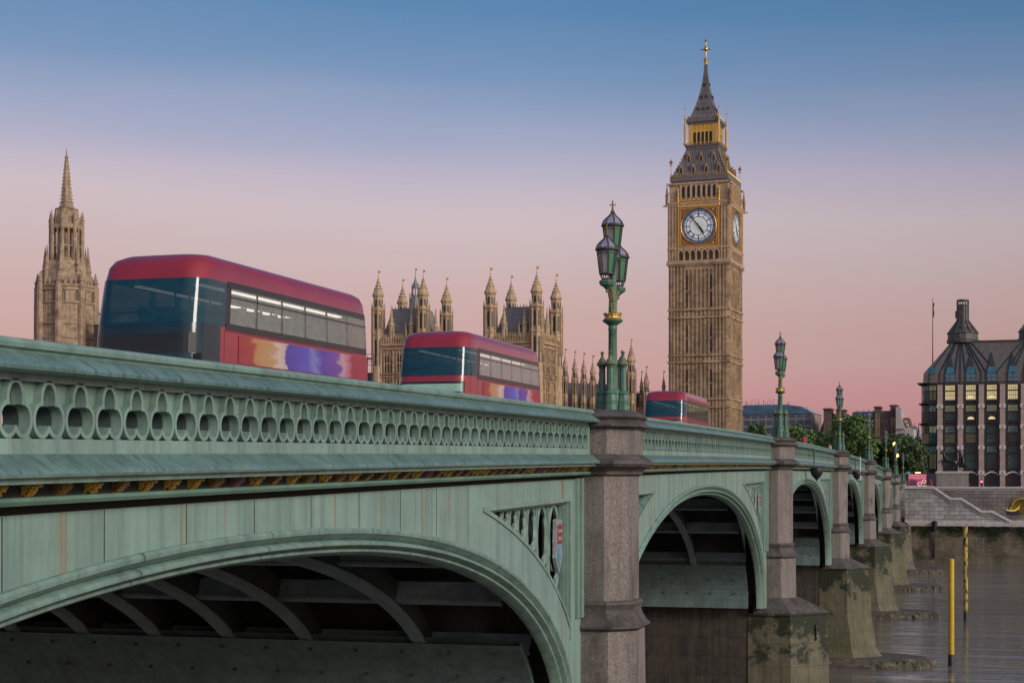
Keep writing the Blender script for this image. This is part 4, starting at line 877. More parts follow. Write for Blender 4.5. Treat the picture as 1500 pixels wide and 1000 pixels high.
def trim(mb):
    hb, ht = 5.6, 3.2
    for i in range(25): x = -5.8 + i * .483; mb.lathe(x, -5.95, [(0, cz(255.5)), (.11, cz(254)), (0, cz(251.5))], 5)
    mb.box(-6.05, 6.05, -6.13, -6.05, cz(256.6), cz(255.8))
    for s in (-1, 1):
        for i in range(9): f = i / 8; x = hb + (ht - hb) * f; mb.lathe(s * x, -x, [(0, cz(254 - 37 * f) - .3), (.17, cz(254 - 37 * f)), (0, cz(254 - 37 * f) + .35)], 5)
    for i in range(15): x = -3.5 + i * .5; mb.box(x - .05, x + .05, -3.68, -3.6, cz(212.5), cz(209))
    mb.box(-3.6, 3.6, -3.7, -3.6, cz(209.6), cz(208.8))
    for i in range(17): x = -3.05 + i * .381; mb.lathe(x, -3.05, [(0, cz(172)), (.09, cz(170.6)), (0, cz(168.5))], 5)
    for s in (-1, 1):
        mb.lathe(s * 5.85, -5.85, [(.12, cz(255)), (.06, cz(248)), (.05, cz(230))], 6); mb.lathe(s * 5.85, -5.85, [(0, cz(240)), (.4, cz(236)), (0, cz(232))], 6); mb.box(s * 5.85 - .35, s * 5.85 + .35, -5.89, -5.81, cz(241), cz(240.2))
        mb.lathe(s * 3.5, -3.5, [(.4, cz(211)), (.25, cz(205)), (.3, cz(185)), (.16, cz(178)), (.2, cz(172)), (.05, cz(166)), (.04, cz(153))], 6); mb.box(s * 3.5 - .28, s * 3.5 + .28, -3.53, -3.47, cz(160), cz(159.3))
four(trim).build('gilded_cresting', mat('gilding_pale', (.52, .34, .13), .4, .3, 6, metal=.6), clock)
for k in (0, 1):
    for row, (yy, xs) in enumerate(((250, (-3.9, -1.35, 1.35, 3.9)), (233.5, (-2.6, 0, 2.6)))):
        for x in xs:
            zz = cz(yy); yo = -5.2 if row == 0 else -4.05; mb = MB()
            mb.loft([[(x - .42, yo - .2, zz - .4), (x + .42, yo - .2, zz - .4), (x + .42, yo - .2, zz + .75), (x, yo - .2, zz + 1.75), (x - .42, yo - .2, zz + .75)], [(x - .42, yo + 1.6, zz - .4), (x + .42, yo + 1.6, zz - .4), (x + .42, yo + 1.6, zz + .75), (x, yo + 1.6, zz + 1.75), (x - .42, yo + 1.6, zz + .75)]])
            nf = len(mb.f); mb.m = 1; mb.plate(arch_poly(x, zz - .3, zz + 1.05, .46), yo - .24, yo - .19); r = MB(); r.merge(mb, rotz(k)); r.mi = [0] * nf + [1] * (len(r.f) - nf)
            r.build('dormer', [MATS['gilding_pale'], recess], clock)
# gilded lantern stage
hl = 2.9
def lan(mb):
    mb.core.box(-hl + .25, hl - .25, -hl + .25, hl - .25, cz(211.4), cz(181))
    for i in range(6): x = -2.1 + i * .84; mb.box(x - .10, x + .10, -hl - .05, -hl + .3, cz(212), cz(181))
    for i in range(11): x = -2.1 + i * .42; mb.box(x - .05, x + .05, -hl, -hl + .28, cz(190), cz(181))
    for x in (-2.7, -2.35, 2.35, 2.7): mb.box(x - .16, x + .16, -hl - .06, -hl + .3, cz(212), cz(181))
    mb.box(-hl + .4, hl - .4, -hl - .02, -hl + .3, cz(192.3), cz(190)); mb.box(-hl + .4, hl - .4, -hl - .02, -hl + .3, cz(212), cz(210.6))
    for i in range(5):
        x = -2.1 + (i + .5) * .84; mb.plate([(x - .33, cz(194)), (x, cz(191)), (x + .33, cz(194)), (x + .33, cz(190)), (x - .33, cz(190))], -hl - .01, -hl + .26)
four(lan).build('lantern_stage', mat('gilt_lit', (.62, .38, .08), .4, .3, 4, metal=.4, emit=(1.0, .62, .14), es=.07), clock)
for k in (0, 1):
    for i in range(5):
        x = -2.1 + (i + .5) * .84; mb = MB(); mb.plate(arch_poly(x, cz(210.5), cz(190.8), .66), -hl + .19, -hl + .246); r = MB(); r.merge(mb, rotz(k)); r.build('lantern_opening', recess, clock)
def spire(mb):
    mb.core.box(-3.15, 3.15, -3.15, 3.15, cz(181.1), cz(178)); mb.core.box(-3.4, 3.4, -3.4, 3.4, cz(178), cz(173.5)); mb.core.box(-3.1, 3.1, -3.1, 3.1, cz(173.5), cz(171.5))
    sec = [(171.6, 2.75), (164, 2.3), (157, 1.92), (149, 1.55), (141, 1.24), (133, .95), (124.5, .68), (115, .48), (106, .34), (94, .22)]
    mb.loft([[(-q, -q, cz(y)), (q, -q, cz(y)), (0, 0, cz(y))] for y, q in sec])
    for i in range(9):
        f = -1 + i / 4
        for (ya, qa), (yb, qb) in zip(sec, sec[1:]): mb.bar((f * qa, -qa - .01, cz(ya)), (f * qb, -qb - .01, cz(yb)), .08, .08)
four(spire).build('spire', iron_roof, clock)
for k in (0, 1):
    for yy, xs, q in ((159, (-1.05, 0, 1.05), 2.0), (141.5, (-.5, .5), 1.26), (124, (0,), .67)):
        for x in xs:
            mb = MB(); zz = cz(yy); mb.plate([(x - .2, zz - .25), (x + .2, zz - .25), (x + .2, zz + .1), (x, zz + .5), (x - .2, zz + .1)], -q - .22, -q + .5); r = MB(); r.merge(mb, rotz(k)); r.build('spire_light', [mat('light_dark', (.05, .045, .03), .5, .3)], clock)
mb = MB(); mb.lathe(0, 0, [(.3, cz(96)), (.34, cz(92)), (.5, cz(88)), (.3, cz(86.5)), (.16, cz(84)), (.16, cz(76)), (.45, cz(73)), (.45, cz(71)), (.13, cz(67)), (.1, cz(62)), (.28, cz(60)), (.05, cz(57))], 8)
mb.box(-.85, .85, -.07, .07, cz(73.5), cz(72)); mb.box(-.07, .07, -.85, .85, cz(73.5), cz(72))
for s in (-1, 1): mb.lathe(s * .85, 0, [(0, cz(74.5)), (.2, cz(72.7)), (0, cz(71))], 6)
mb.build('finial', MATS['gilding_pale'], clock)

# octagonal spired tower at the left edge ------------------------
S2 = 409 / 2300; c2 = W(97.5, 409)
sp = thing('spired_tower', 'tapering gothic tower with a needle stone spire at the left edge', 'tower', (c2.x, c2.y, GZ), R(-6))
z2 = lambda y: (712 - y) * S2 - GZ
def octring(n, r, rot=PI / 8): return [(r * math.cos(rot + i * 2 * PI / n), r * math.sin(rot + i * 2 * PI / n)) for i in range(n)]
mb = MB(); R0 = 7.5; mb.lathe(0, 0, [(R0 + .3, 0), (R0 + .3, z2(505)), (R0 + .1, z2(500)), (R0, z2(424)), (R0 + .3, z2(423)), (R0 + .3, z2(420)), (R0 - 1.0, z2(418)), (6.2, z2(411)), (5.6, z2(398)), (5.0, z2(384))], 8)
for x, y in octring(8, R0):
    mb.lathe(x, y, [(1.05, 0), (1.0, z2(470)), (.9, z2(426)), (.95, z2(422))], 8); pinnacle(mb, x * 1.0, y * 1.0, z2(426), z2(400), .72); pinnacle(mb, x * .77, y * .77, z2(418), z2(371), .62)
    for q in (.90, 1.06): pass
for i in range(8):
    a = i * PI / 4; ca, sa = math.cos(a), math.sin(a); ap = R0 * math.cos(PI / 8)
    for u in (-2.2, -1.1, 0, 1.1, 2.2):
        x, y = ap * ca - u * sa, ap * sa + u * ca; mb.lathe(x, y, [(.16, z2(500)), (.16, z2(421))], 6)
    for yy in (497, 476, 446, 427):
        p, q = octring(8, R0 + .12)[i - 1], octring(8, R0 + .12)[i]; mb.bar((p[0], p[1], z2(yy)), (q[0], q[1], z2(yy)), .5, .5)
    p, q = octring(8, R0 * .99)[i - 1], octring(8, R0 * .99)[i]
    for f in (.25, .5, .75): pinnacle(mb, p[0] + (q[0] - p[0]) * f, p[1] + (q[1] - p[1]) * f, z2(420), z2(408), .28)
mb.build('drum', stone_pale, sp)
for i in range(8):
    a = i * PI / 4; ap = R0 * math.cos(PI / 8) + .03
    if math.cos(a - .55) < -.1: continue
    for u in (-1.65, 1.65):
        for yb, yt in ((472, 429), (497, 479)):
            w_ = MB(); w_.plate(arch_poly(u, z2(yb), z2(yt), .85), -ap, -ap + .3); w_.m = 1; w_.box(u - .06, u + .06, -ap - .1, -ap + .02, z2(yb), z2(yt) - .5)
            r = MB(); ca, sa = math.cos(a), math.sin(a); nf = 11; r.merge(w_, lambda v: Vector((v.x * ca - v.y * sa, v.x * sa + v.y * ca, v.z))); r.mi = [0] * nf + [1] * (len(r.f) - nf); r.build('window', [recess, stone_fine], sp)
R1 = 4.1
mb = MB(); mb.lathe(0, 0, [(R1 + .5, z2(404)), (R1 + .3, z2(386)), (R1, z2(384)), (R1 - .6, z2(380))], 8); mb.lathe(0, 0, [(2.2, z2(385)), (2.2, z2(333))], 8)
mb.lathe(0, 0, [(R1 - .2, z2(338)), (R1 + .2, z2(336)), (R1 + .2, z2(331)), (R1 - .7, z2(329)), (R1 - 1.2, z2(308)), (R1 - 1.0, z2(307)), (2.2, z2(305.5))], 8)
for x, y in octring(8, R1): mb.lathe(x, y, [(.62, z2(404)), (.55, z2(384)), (.5, z2(332))], 8); pinnacle(mb, x * 1.03, y * 1.03, z2(334), z2(309), .42); pinnacle(mb, x * .72, y * .72, z2(330), z2(306), .4)
for i in range(8):
    p, q = octring(8, R1 - .1)[i - 1], octring(8, R1 - .1)[i]; m_ = ((p[0] + q[0]) / 2, (p[1] + q[1]) / 2)
    mb.lathe(*m_, [(.3, z2(384)), (.26, z2(336))], 6)
    for yy in (362, 381): mb.bar((*p, z2(yy)), (*q, z2(yy)), .3, .3)
    x, y = octring(8, R0 * .74)[i]; pinnacle(mb, x, y, z2(410), z2(360), .55)
mb.build('lantern_stage', stone_pale, sp)
mb = MB(); sec = [(2.0, 306), (1.55, 298), (1.75, 297), (1.4, 295.5), (1.15, 278), (.86, 258), (.56, 240), (.4, 232), (.54, 230.5), (.24, 228), (.12, 222), (.03, 217)]
mb.lathe(0, 0, [(r_, z2(y)) for r_, y in sec], 8)
for i in range(8):
    for j in range(13):
        y = 303 - j * 5.4; f = (306 - y) / 74; rr = 2.0 - 1.6 * f ** .9; a = PI / 8 + i * PI / 4; mb.lathe(rr * math.cos(a), rr * math.sin(a), [(0, z2(y) - .2), (.13, z2(y)), (0, z2(y) + .25)], 4)
mb.build('spire', stone_pale, sp)

# pavilion towers with corner turrets -----------------------------
def turret(mb, dk, x, y, z0, z1, r):
    """octagonal turret with open belfry and crocketed cap; dk collects its dark slits"""
    h_ = z1 - z0
    mb.lathe(x, y, [(q * r, z0 + f * h_) for q, f in ((1, 0), (1, .47), (1.12, .48), (1.12, .495), (.95, .50), (.95, .69), (1.2, .70), (1.2, .715), (.82, .72), (.82, .815), (1.0, .83), (1.02, .842), (.84, .86), (.66, .89), (.76, .893), (.42, .915), (.55, .92), (.22, .945), (.38, .95), (.12, .97), (.25, .975), (.07, .985), (.02, 1))], 8)
    for i in range(8):
        a = i * PI / 4; ca, sa = math.cos(a), math.sin(a)
        for za, zb, rr in ((.2, .44, r), (.53, .67, .95 * r), (.735, .80, .82 * r)):
            w_ = MB(); w_.plate(arch_poly(0, z0 + za * h_, z0 + zb * h_, r * .36), -rr * .924 - .02, -rr * .924 + .1); dk.merge(w_, lambda v: Vector((x + v.x * ca - v.y * sa, y + v.x * sa + v.y * ca, v.z)))
        b = a + PI / 8; mb.lathe(x + 1.08 * r * math.cos(b), y + 1.08 * r * math.sin(b), [(.12 * r, z0 + .3 * h_), (.12 * r, z0 + .73 * h_), (0, z0 + .78 * h_)], 4)
def pavilion(label, px, z, w, d, ys, tips, rz, ridge):
    s = (z - 5) / 2300; p = W(px, z); lz = lambda y: (712 - y) * s - GZ
    t = thing('gothic_pavilion', label, 'building', (p.x, p.y, GZ), rz, 'turreted pavilions of the palace')
    par, cor = ys; hw, hd = w / 2, d / 2
    mb = MB(); mb.box(-hw, hw, -hd, hd, 0, lz(cor)); mb.box(-hw - .25, hw + .25, -hd - .25, hd + .25, lz(cor + 6), lz(cor + 3)); mb.box(-hw - .35, hw + .35, -hd - .35, hd + .35, lz(cor) - .05, lz(cor - 3))
    mb.box(-hw - .1, hw + .1, -hd - .1, -hd + .4, lz(cor - 3), lz(par + 3)); mb.box(hw - .4, hw + .1, -hd + .4, hd - .4, lz(cor - 3), lz(par + 3)); mb.box(-hw - .1, hw + .1, hd - .4, hd + .1, lz(cor - 3), lz(par + 3)); mb.box(-hw - .1, -hw + .4, -hd + .4, hd - .4, lz(cor - 3), lz(par + 3))
    wins = []
    for (ln, fn) in ((w, lambda v: v), (d, lambda v: Vector((hw + (-v.y - hd) * 1.0, v.x, v.z)))):
        f = MB(); half = ln / 2; nb = 3 if ln > 7 else 2; inner = half - 1.3; bw = 2 * inner / nb
        for i in range(nb * 4 + 1): x = -inner + i * bw / 4; f.box(x - .08, x + .08, -hd - (.34 if i % 4 == 0 else .17), -hd + .02, 0, lz(cor + 6))
        for y in (548, 552, 596, 600): f.box(-half, half, -hd - .3, -hd + .02, lz(y), lz(y - 1.6))
        for i in range(int(ln / .55)): x = -half + .3 + i * .55; f.box(x - .17, x + .17, -hd - .05, -hd + .3, lz(par + 3), lz(par)); f.box(x - .05, x + .05, -hd - .28, -hd + .02, lz(cor), lz(par + 4))
        for i in range(nb):
            xc = -inner + (i + .5) * bw; f.box(xc - .35, xc + .35, -hd - .24, -hd + .02, lz(cor - 9), lz(par + 5)); pinnacle(f, xc + bw * .5, -hd, lz(par + 6), lz(par - 18), .24)
            for yb, yt in ((592, 556), (545, 519)):
                q = MB(); q.plate(arch_poly(xc, lz(yb), lz(yt), bw * .72), -hd - .03, -hd + .1); nf = len(q.f)
                for g in (-.2, 0, .2): q.box(xc + g * bw - .06, xc + g * bw + .06, -hd - .12, -hd, lz(yb), lz(yt) - abs(g) * 1.2 - .1)
                q.box(xc - bw * .34, xc + bw * .34, -hd - .1, -hd, lz((yb + yt) / 2 + 1), lz((yb + yt) / 2 - 1)); q.mi = [0] * nf + [1] * (len(q.f) - nf); r = MB(); r.mi = []; r.merge(q, fn); r.mi = q.mi; wins.append(r)
        r = MB(); r.merge(f, fn); mb.merge(r)
    mb.build('wall', stone, t)
    for r in wins: r.build('window', [recess, stone_fine], t)
    rf = MB(); ra, rb = hw - 1.0, hw - 2.6; da, db = hd - 1.0, hd - 2.4
    rf.loft([[(-ra, -da, lz(par + 6)), (ra, -da, lz(par + 6)), (ra, da, lz(par + 6)), (-ra, da, lz(par + 6))], [(-rb, -db, lz(ridge)), (rb, -db, lz(ridge)), (rb, db, lz(ridge)), (-rb, db, lz(ridge))]]); rf.box(-rb, rb, -db, db, lz(ridge), lz(ridge) + .25)
    for i in range(9): x = -rb + i * rb / 4; rf.lathe(x, -db, [(.07, lz(ridge)), (.07, lz(ridge - 4)), (0, lz(ridge - 7))], 5)
    ro = rf.build('roof', slate, t)
    for x in (-ra * .45, ra * .3):
        q = MB(); zz = lz(par - 8); q.loft([[(x - .4, -da + .0, zz - .5), (x + .4, -da + .0, zz - .5), (x + .4, -da + .0, zz + .5), (x, -da, zz + 1.3), (x - .4, -da, zz + .5)], [(x - .4, -da + 1.8, zz - .5), (x + .4, -da + 1.8, zz - .5), (x + .4, -da + 1.8, zz + .5), (x, -da + 1.8, zz + 1.3), (x - .4, -da + 1.8, zz + .5)]]); q.m = 1; q.plate([(x - .2, zz - .3), (x + .2, zz - .3), (x + .2, zz + .4), (x - .2, zz + .4)], -da - .03, -da + .02); q.build('dormer', [slate, recess], ro)
    for (sx_, sy_), tip in tips.items():
        tm, dk = MB(), MB(); x, y = sx_ * (hw - .45), sy_ * (hd - .45); wp_ = Vector((p.x + x * math.cos(rz) - y * math.sin(rz), p.y + x * math.sin(rz) + y * math.cos(rz), 0)); zt = (712 - tip) * (-wp_.x * sn + wp_.y * cs) / 2300 - GZ; turret(tm, dk, x, y, lz(cor + 62), zt, 1.18)
        tm.lathe(x, y, [(1.25, 0), (1.25, lz(cor + 62))], 8)
        to = tm.build('turret', stone_fine, t); dk.build('slit', recess, to)
        v = MB(); vane(v, x, y, zt - .6, 2.0); v.build('vane', gold, to)
    for (x, y, tip, r_) in ((-hw * .35, -hd + .2, ridge - 6, .45), (hw * .45, -hd + .3, ridge - 4, .42), (hw - .3, 0, ridge - 4, .42)):
        q = MB(); pinnacle(q, x, y, lz(par + 8), lz(tip), r_ * 1.15); q.build('pinnacle', stone_fine, t)
    return t
pA = pavilion('left turreted gothic pavilion with slate roof between the two nearer buses', 604.5, 318, 10.9, 11.8, (489, 506), {(-1, -1): 406, (1, -1): 405, (1, 1): 416, (-1, 1): 418}, R(-7), 452)
pB = pavilion('right turreted gothic pavilion behind the middle bus', 767, 305, 10.4, 11.7, (487, 503), {(-1, -1): 402, (1, -1): 400, (1, 1): 411, (-1, 1): 413}, R(-6), 450)
p = W(608.5, 330); s3 = 330 / 2300
t = thing('roof_lantern', 'slender dark roof lantern with open arches behind the left pavilion', 'turret', (p.x, p.y, GZ), R(-6))
lz = lambda y: (712 - y) * s3 - GZ
mb = MB(); mb.lathe(0, 0, [(1.3, 0), (1.3, lz(438)), (.75, lz(434)), (.75, lz(432))], 8)
for x, y in octring(8, .72): mb.lathe(x, y, [(.1, lz(433)), (.1, lz(420)), (0, lz(413))], 5)
mb.lathe(0, 0, [(.85, lz(422)), (.85, lz(421)), (.45, lz(416)), (.3, lz(412)), (.12, lz(406)), (.03, lz(402))], 8)
for x, y in octring(8, 1.2): mb.lathe(x, y, [(.1, lz(445)), (.1, lz(432)), (0, lz(428))], 5)
mb.build('body', slate, t); v = MB(); vane(v, 0, 0, lz(404), 1.6); v.build('vane', gold_dull, t)

# long wing with a row of turreted buttresses ---------------------
p0, p1 = W(815, 330), W(984, 322); dv = p1 - p0; ln = dv.length; ang = math.atan2(dv.y, dv.x); s4 = 326 / 2300
lz = lambda y: (712 - y) * s4 - GZ
wing = thing('palace_wing', 'low palace wing with slate roof and slim pinnacled turrets behind the nearest lamp', 'building', (p0.x, p0.y, GZ), ang)
wx = lambda px: (px - 815) / (984 - 815) * ln
mb = MB(); mb.box(0, wx(905), 0, 12, 0, lz(591)); mb.box(wx(905), ln, 1.5, 12, 0, lz(596))
for y in (591, 600, 612): mb.box(0, wx(905), -.3, .1, lz(y), lz(y - 2))
for i in range(60):
    x = .3 + i * .38
    if x < wx(905) - .2: mb.box(x - .06, x + .06, -.2, .05, 0, lz(592))
for i in range(34):
    x = .3 + i * .7
    if x < wx(905) - .2: mb.box(x - .2, x + .2, -.12, .12, lz(591), lz(587))
mb.build('wall', stone_pale, wing)
mb = MB(); mb.loft([[(0, 1.0, lz(589)), (wx(925), 1.0, lz(589)), (wx(925), 11, lz(589)), (0, 11, lz(589))], [(0, 4.5, lz(556)), (wx(912), 4.5, lz(562)), (wx(912), 7, lz(562)), (0, 7, lz(556))]]); mb.build('roof', slate, wing)
mb = MB(); mb.loft([[(wx(922), 2.0, lz(606)), (ln + 4, 2.0, lz(606)), (ln + 4, 10, lz(606)), (wx(922), 10, lz(606))], [(wx(922), 4.8, lz(574)), (ln + 4, 4.8, lz(574)), (ln + 4, 7, lz(574)), (wx(922), 7, lz(574))]])
for i in range(30): x = wx(922) + i * .42; mb.box(x - .04, x + .04, 5.7, 5.8, lz(574), lz(570.5))
mb.build('roof', mat('slate_blue', (.08, .10, .17), .45, .2, 2, .1, streak=.3), wing)
for px, tip in ((829, 516), (843.4, 520), (856.8, 523), (870, 527), (883, 529)):
    tm, dk = MB(), MB(); turret(tm, dk, wx(px), -.4, lz(640), lz(tip), .62); to = tm.build('turret', stone_fine, wing); dk.build('slit', recess, to); v = MB(); vane(v, wx(px), -.4, lz(tip) - .4, 1.5); v.build('vane', gold_dull, to)
for px, tip, r_, zz in ((924.7, 503, .92, .5), (947, 543, .62, .3), (967.6, 549, .42, 3), (935.3, 549, .42, 3)):
    tm, dk = MB(), MB(); turret(tm, dk, wx(px), zz, lz(660), lz(tip), r_); to = tm.build('turret', stone_fine, wing); dk.build('slit', recess, to); v = MB(); vane(v, wx(px), zz, lz(tip) - .4, 1.3); v.build('vane', gold_dull, to)
tm = MB(); tm.lathe(wx(906.5), 3, [(1.0, lz(600)), (1.0, lz(540)), (.8, lz(538)), (.8, lz(532)), (1.1, lz(530)), (.7, lz(525)), (.5, lz(522)), (.15, lz(519)), (.12, lz(516)), (.28, lz(514)), (.05, lz(511))], 8); tm.build('cupola', slate, wing)
# low range under repair, between the first bus and the left pavilion; small turret at far left
p = W(528, 340); s5 = 340 / 2300; lz = lambda y: (712 - y) * s5 - GZ
t = thing('scaffolded_range', 'low dark building with scaffolding poles left of the left pavilion', 'building', (p.x, p.y, GZ), R(-8))
mb = MB(); mb.box(-5, 4, 0, 8, 0, lz(546)); mb.build('wall', mat('sheeting', (.11, .11, .15), .7, .3, 1), t)
mb = MB()
for i in range(9): x = -4 + i * 1.0; mb.bar((x, -.5, 0), (x, -.5, lz(516 + (i * 7) % 9)), .12)
for y in (520, 526, 531, 536): mb.bar((-5, -.5, lz(y)), (4, -.5, lz(y - 1)), .10)
mb.box(-5, 4, -1.2, 0, lz(527), lz(525)); mb.build('scaffolding', mat('pole_steel', (.16, .13, .14), .5, .2), t)
p = W(155, 400); s5 = 400 / 2300; lz = lambda y: (712 - y) * s5 - GZ
t = thing('small_turret', 'small dark turret with ogee cap right of the spired tower', 'turret', (p.x, p.y, GZ), 0)
mb = MB(); mb.lathe(0, 0, [(1.5, 0), (1.5, lz(462)), (1.8, lz(460)), (1.3, lz(457)), (.9, lz(450)), (.35, lz(446)), (.1, lz(441)), (.02, lz(437))], 8); mb.box(-4, 5, 1, 6, 0, lz(474)); mb.build('body', mat('far_stone', (.16, .11, .11), .8, .3, .8), t)
# ------------------------------------------------------------------ ground, water, embankment
water_m = bpy.data.materials.new('river_water'); water_m.use_nodes = True; t_ = water_m.node_tree; b_ = t_.nodes['Principled BSDF']
b_.inputs['Roughness'].default_value = .11; b_.inputs['IOR'].default_value = 1.33
tn = N(t_, 'ShaderNodeTexCoord'); m1 = N(t_, 'ShaderNodeMapping'); m1.inputs['Scale'].default_value = (.085, .5, 1); m1.inputs['Rotation'].default_value = (0, 0, R(12)); t_.links.new(tn.outputs['Object'], m1.inputs[0])
n1 = N(t_, 'ShaderNodeTexNoise', ins={'Scale': .55, 'Detail': 5.0, 'Roughness': .55, 'Distortion': .6}); t_.links.new(m1.outputs[0], n1.inputs['Vector'])
n2 = N(t_, 'ShaderNodeTexNoise', ins={'Scale': .035, 'Detail': 2.0}); t_.links.new(tn.outputs['Object'], n2.inputs['Vector'])
rr_ = ramp(t_, [(.35, (.15, .132, .108)), (.65, (.22, .20, .17))]); t_.links.new(n2.outputs[0], rr_.inputs[0]); t_.links.new(rr_.outputs[0], b_.inputs['Base Color'])
bp_ = N(t_, 'ShaderNodeBump', ins={'Strength': 1.0, 'Distance': .30}); t_.links.new(n1.outputs[0], bp_.inputs['Height']); t_.links.new(bp_.outputs[0], b_.inputs['Normal'])
mb = MB(); mb.add([(-1500, -400, WATER), (1500, -400, WATER), (1500, 251, WATER), (-1500, 251, WATER)], [(0, 1, 2, 3)]); struct(mb.build('river_water', water_m))
mb = MB(); mb.loft([[(-4000, 255, -14), (4000, 255, -14), (4000, 5000, -14), (-4000, 5000, -14)], [(-4000, 255, GZ), (4000, 255, GZ), (4000, 5000, GZ), (-4000, 5000, GZ)]]); struct(mb.build('ground', mat('ground_paving', (.12, .115, .11), .85, .25, .3)))
ash = mat('ashlar', (.46, .44, .42), .8, .22, .8, .25, second=((.30, .30, .305), .45, .5, .68), streak=.2, brick=(1.5, .62, .045, (.30, .30, .30), .70))
ash_low = mat('ashlar_wet', (.17, .14, .095), .8, .3, .7, .3, second=((.035, .042, .02), .35, .48, .66, (1, 1, 1)), streak=.6, brick=(1.6, .6, .02, (.5, .5, .45), .85))
cope = mat('coping_stone', (.50, .47, .44), .8, .2, 2, .2, streak=.25)
YW = 247.6
X = lambda x: W(x, 239 ).x if False else (x - 1391) / 9.93
Zs = lambda y: (712 - y) / 9.64
ew = thing('embankment_wall', 'long wet river wall with dark weed and a mossy ledge', 'wall', (0, YW, WATER))
mb = MB(); mb.loft([[(-6.2, -.9, -1.5), (90, -.9, -1.5), (90, 6, -1.5), (-6.2, 6, -1.5)], [(-6.2, 0, 5.6), (90, 0, 5.6), (90, 6, 5.6), (-6.2, 6, 5.6)]]); mb.build('wall', ash_low, ew)
mb = MB(); mb.box(-6.2, 90, -.25, 5, 5.6, 6.15); mb.build('ledge', cope, ew)
mb = MB(); mb.lathe(-2.2, -.35, [(.28, 5.0), (.4, 5.5), (.5, 6.3), (.2, 6.5)], 7); mb.bar((-2.2, -.5, 5), (-2.2, -.75, .8), .35, .15); mb.build('drain', iron, ew)
# wall on the far (left) bank beyond the bridge
ew2 = thing('embankment_wall', 'river wall hidden behind the bridge below the palace', 'wall', (0, 251, WATER))
mb = MB(); mb.box(-400, -34, 0, 4, -1.5, 11); mb.build('wall', ash_low, ew2)
# abutment
ab = thing('bridge_abutment', 'squared stone abutment at the far end of the bridge', 'abutment', (0, PC[7], WATER))
mb = MB(); mb.box(-33.4, FX - .4, -2, 6, -1.5, deck(PC[7]) - WATER - .15); mb.box(FX - .4, -6.2, -1.2, 3, -1.5, 11.6); mb.build('wall', ash, ab)
# stair wall
st = thing('stair_wall', 'pale ashlar wall with a stepped sloping coping running down to the right', 'wall', (0, YW + .55, 0))
prof = [(-6.6, 0.05), (X(1367), 0.05), (X(1392), -1.70), (X(1408), -1.70), (X(1437), -3.62), (X(1452), -3.62), (X(1480), -5.15), (90, -5.15)]
lowl = -5.55
mb = MB(); poly = [(x, z - .35) for x, z in prof[:-1]] + [(X(1480), lowl), (-6.6, lowl)]; mb.plate(poly, 0, .7); mb.build('wall', ash, st)
mb = MB()
for (xa, za), (xb, zb) in zip(prof, prof[1:]): mb.loft([[(xa, -.22, za - .42), (xa, -.22, za - .1), (xa, -.1, za), (xa, .85, za), (xa, .85, za - .42)], [(xb, -.22, zb - .42), (xb, -.22, zb - .1), (xb, -.1, zb), (xb, .85, zb), (xb, .85, zb - .42)]])
mb.build('coping', cope, st)
mb = MB()
for (xa, za), (xb, zb) in zip(prof, prof[1:]): mb.loft([[(xa, -.10, za - .86), (xa, -.10, za - .66), (xa, .3, za - .66), (xa, .3, za - .86)], [(xb, -.10, zb - .86), (xb, -.10, zb - .66), (xb, .3, zb - .66), (xb, .3, zb - .86)]])
mb.build('string_course', mat('string_stone', (.30, .285, .27), .8, .2, 2), st)
mb = MB(); mb.box(-6.6, X(1481), -.08, .02, lowl, lowl + .28); mb.build('plinth_course', cope, st)
# upper wall behind the stairs with the lit archway
uw = thing('street_wall', 'upper embankment wall under the street, with a golden lit archway at right', 'wall', (0, YW + 4.5, 0))
ax = X(1496); half = 1.5; loops = [[(-6.0, -5.5), (90, -5.5), (90, -.35), (-6.0, -.35)]]
ao = [(ax - half, -4.35), (ax + half, -4.35)] + [(ax + half * math.cos(a * PI / 12), -3.75 + 1.75 * math.sin(a * PI / 12)) for a in range(13)]
vs, fs = flat_shape(loops + [ao], .8); mb = MB(); mb.add([(u, -w, v) for u, v, w in vs], fs); mb.build('wall', mat('ashlar_old', (.25, .225, .20), .8, .28, .8, .25, second=((.13, .115, .10), .4, .48, .66), streak=.4, brick=(1.4, .6, .04, (.35, .35, .35), .75)), uw)
mb = MB(); mb.box(-6.0, 90, -.25, 1.0, -.34, -.05); mb.box(-6.0, 90, -.12, .3, -.6, -.45); mb.build('coping', cope, uw)
mb = MB(); mb.tube([(ax + (half + .12) * math.cos(a * PI / 12), -.05, -3.75 + 1.87 * math.sin(a * PI / 12)) for a in range(13)], .16, 6); mb.build('arch_trim', mat('arch_paint', (.42, .27, .02), .5, .2, 4), uw)
mb = MB(); mb.loft([[(ax + half * f_ * math.cos(a * PI / 12), y_, -3.75 + 1.75 * f_ * math.sin(a * PI / 12)) for a in range(13)] + [(ax - half * f_, y_, -4.4), (ax + half * f_, y_, -4.4)] for y_, f_ in ((.75, 1.01), (2.3, .95))]); mb.build('alcove', mat('alcove_gold', (.26, .16, .015), .5, .25, 1.5, emit=(1, .62, .05), es=.02), uw)
t = thing('lit_prow', 'dark curved object edged in bright yellow inside the golden archway', 'ornament', (ax - 1.2, YW + 4.9, -4.35))
mb = MB(); mb.loft([[(-.75, -.5, 0), (.85, -.5, 0), (.85, .2, 0), (-.75, .2, 0)], [(-.95, -.5, .55), (1.1, -.5, .35), (1.1, .2, .35), (-.95, .2, .55)], [(-.6, -.4, .75), (.9, -.4, .6), (.9, .1, .6), (-.6, .1, .75)]]); mb.build('hull', iron, t)
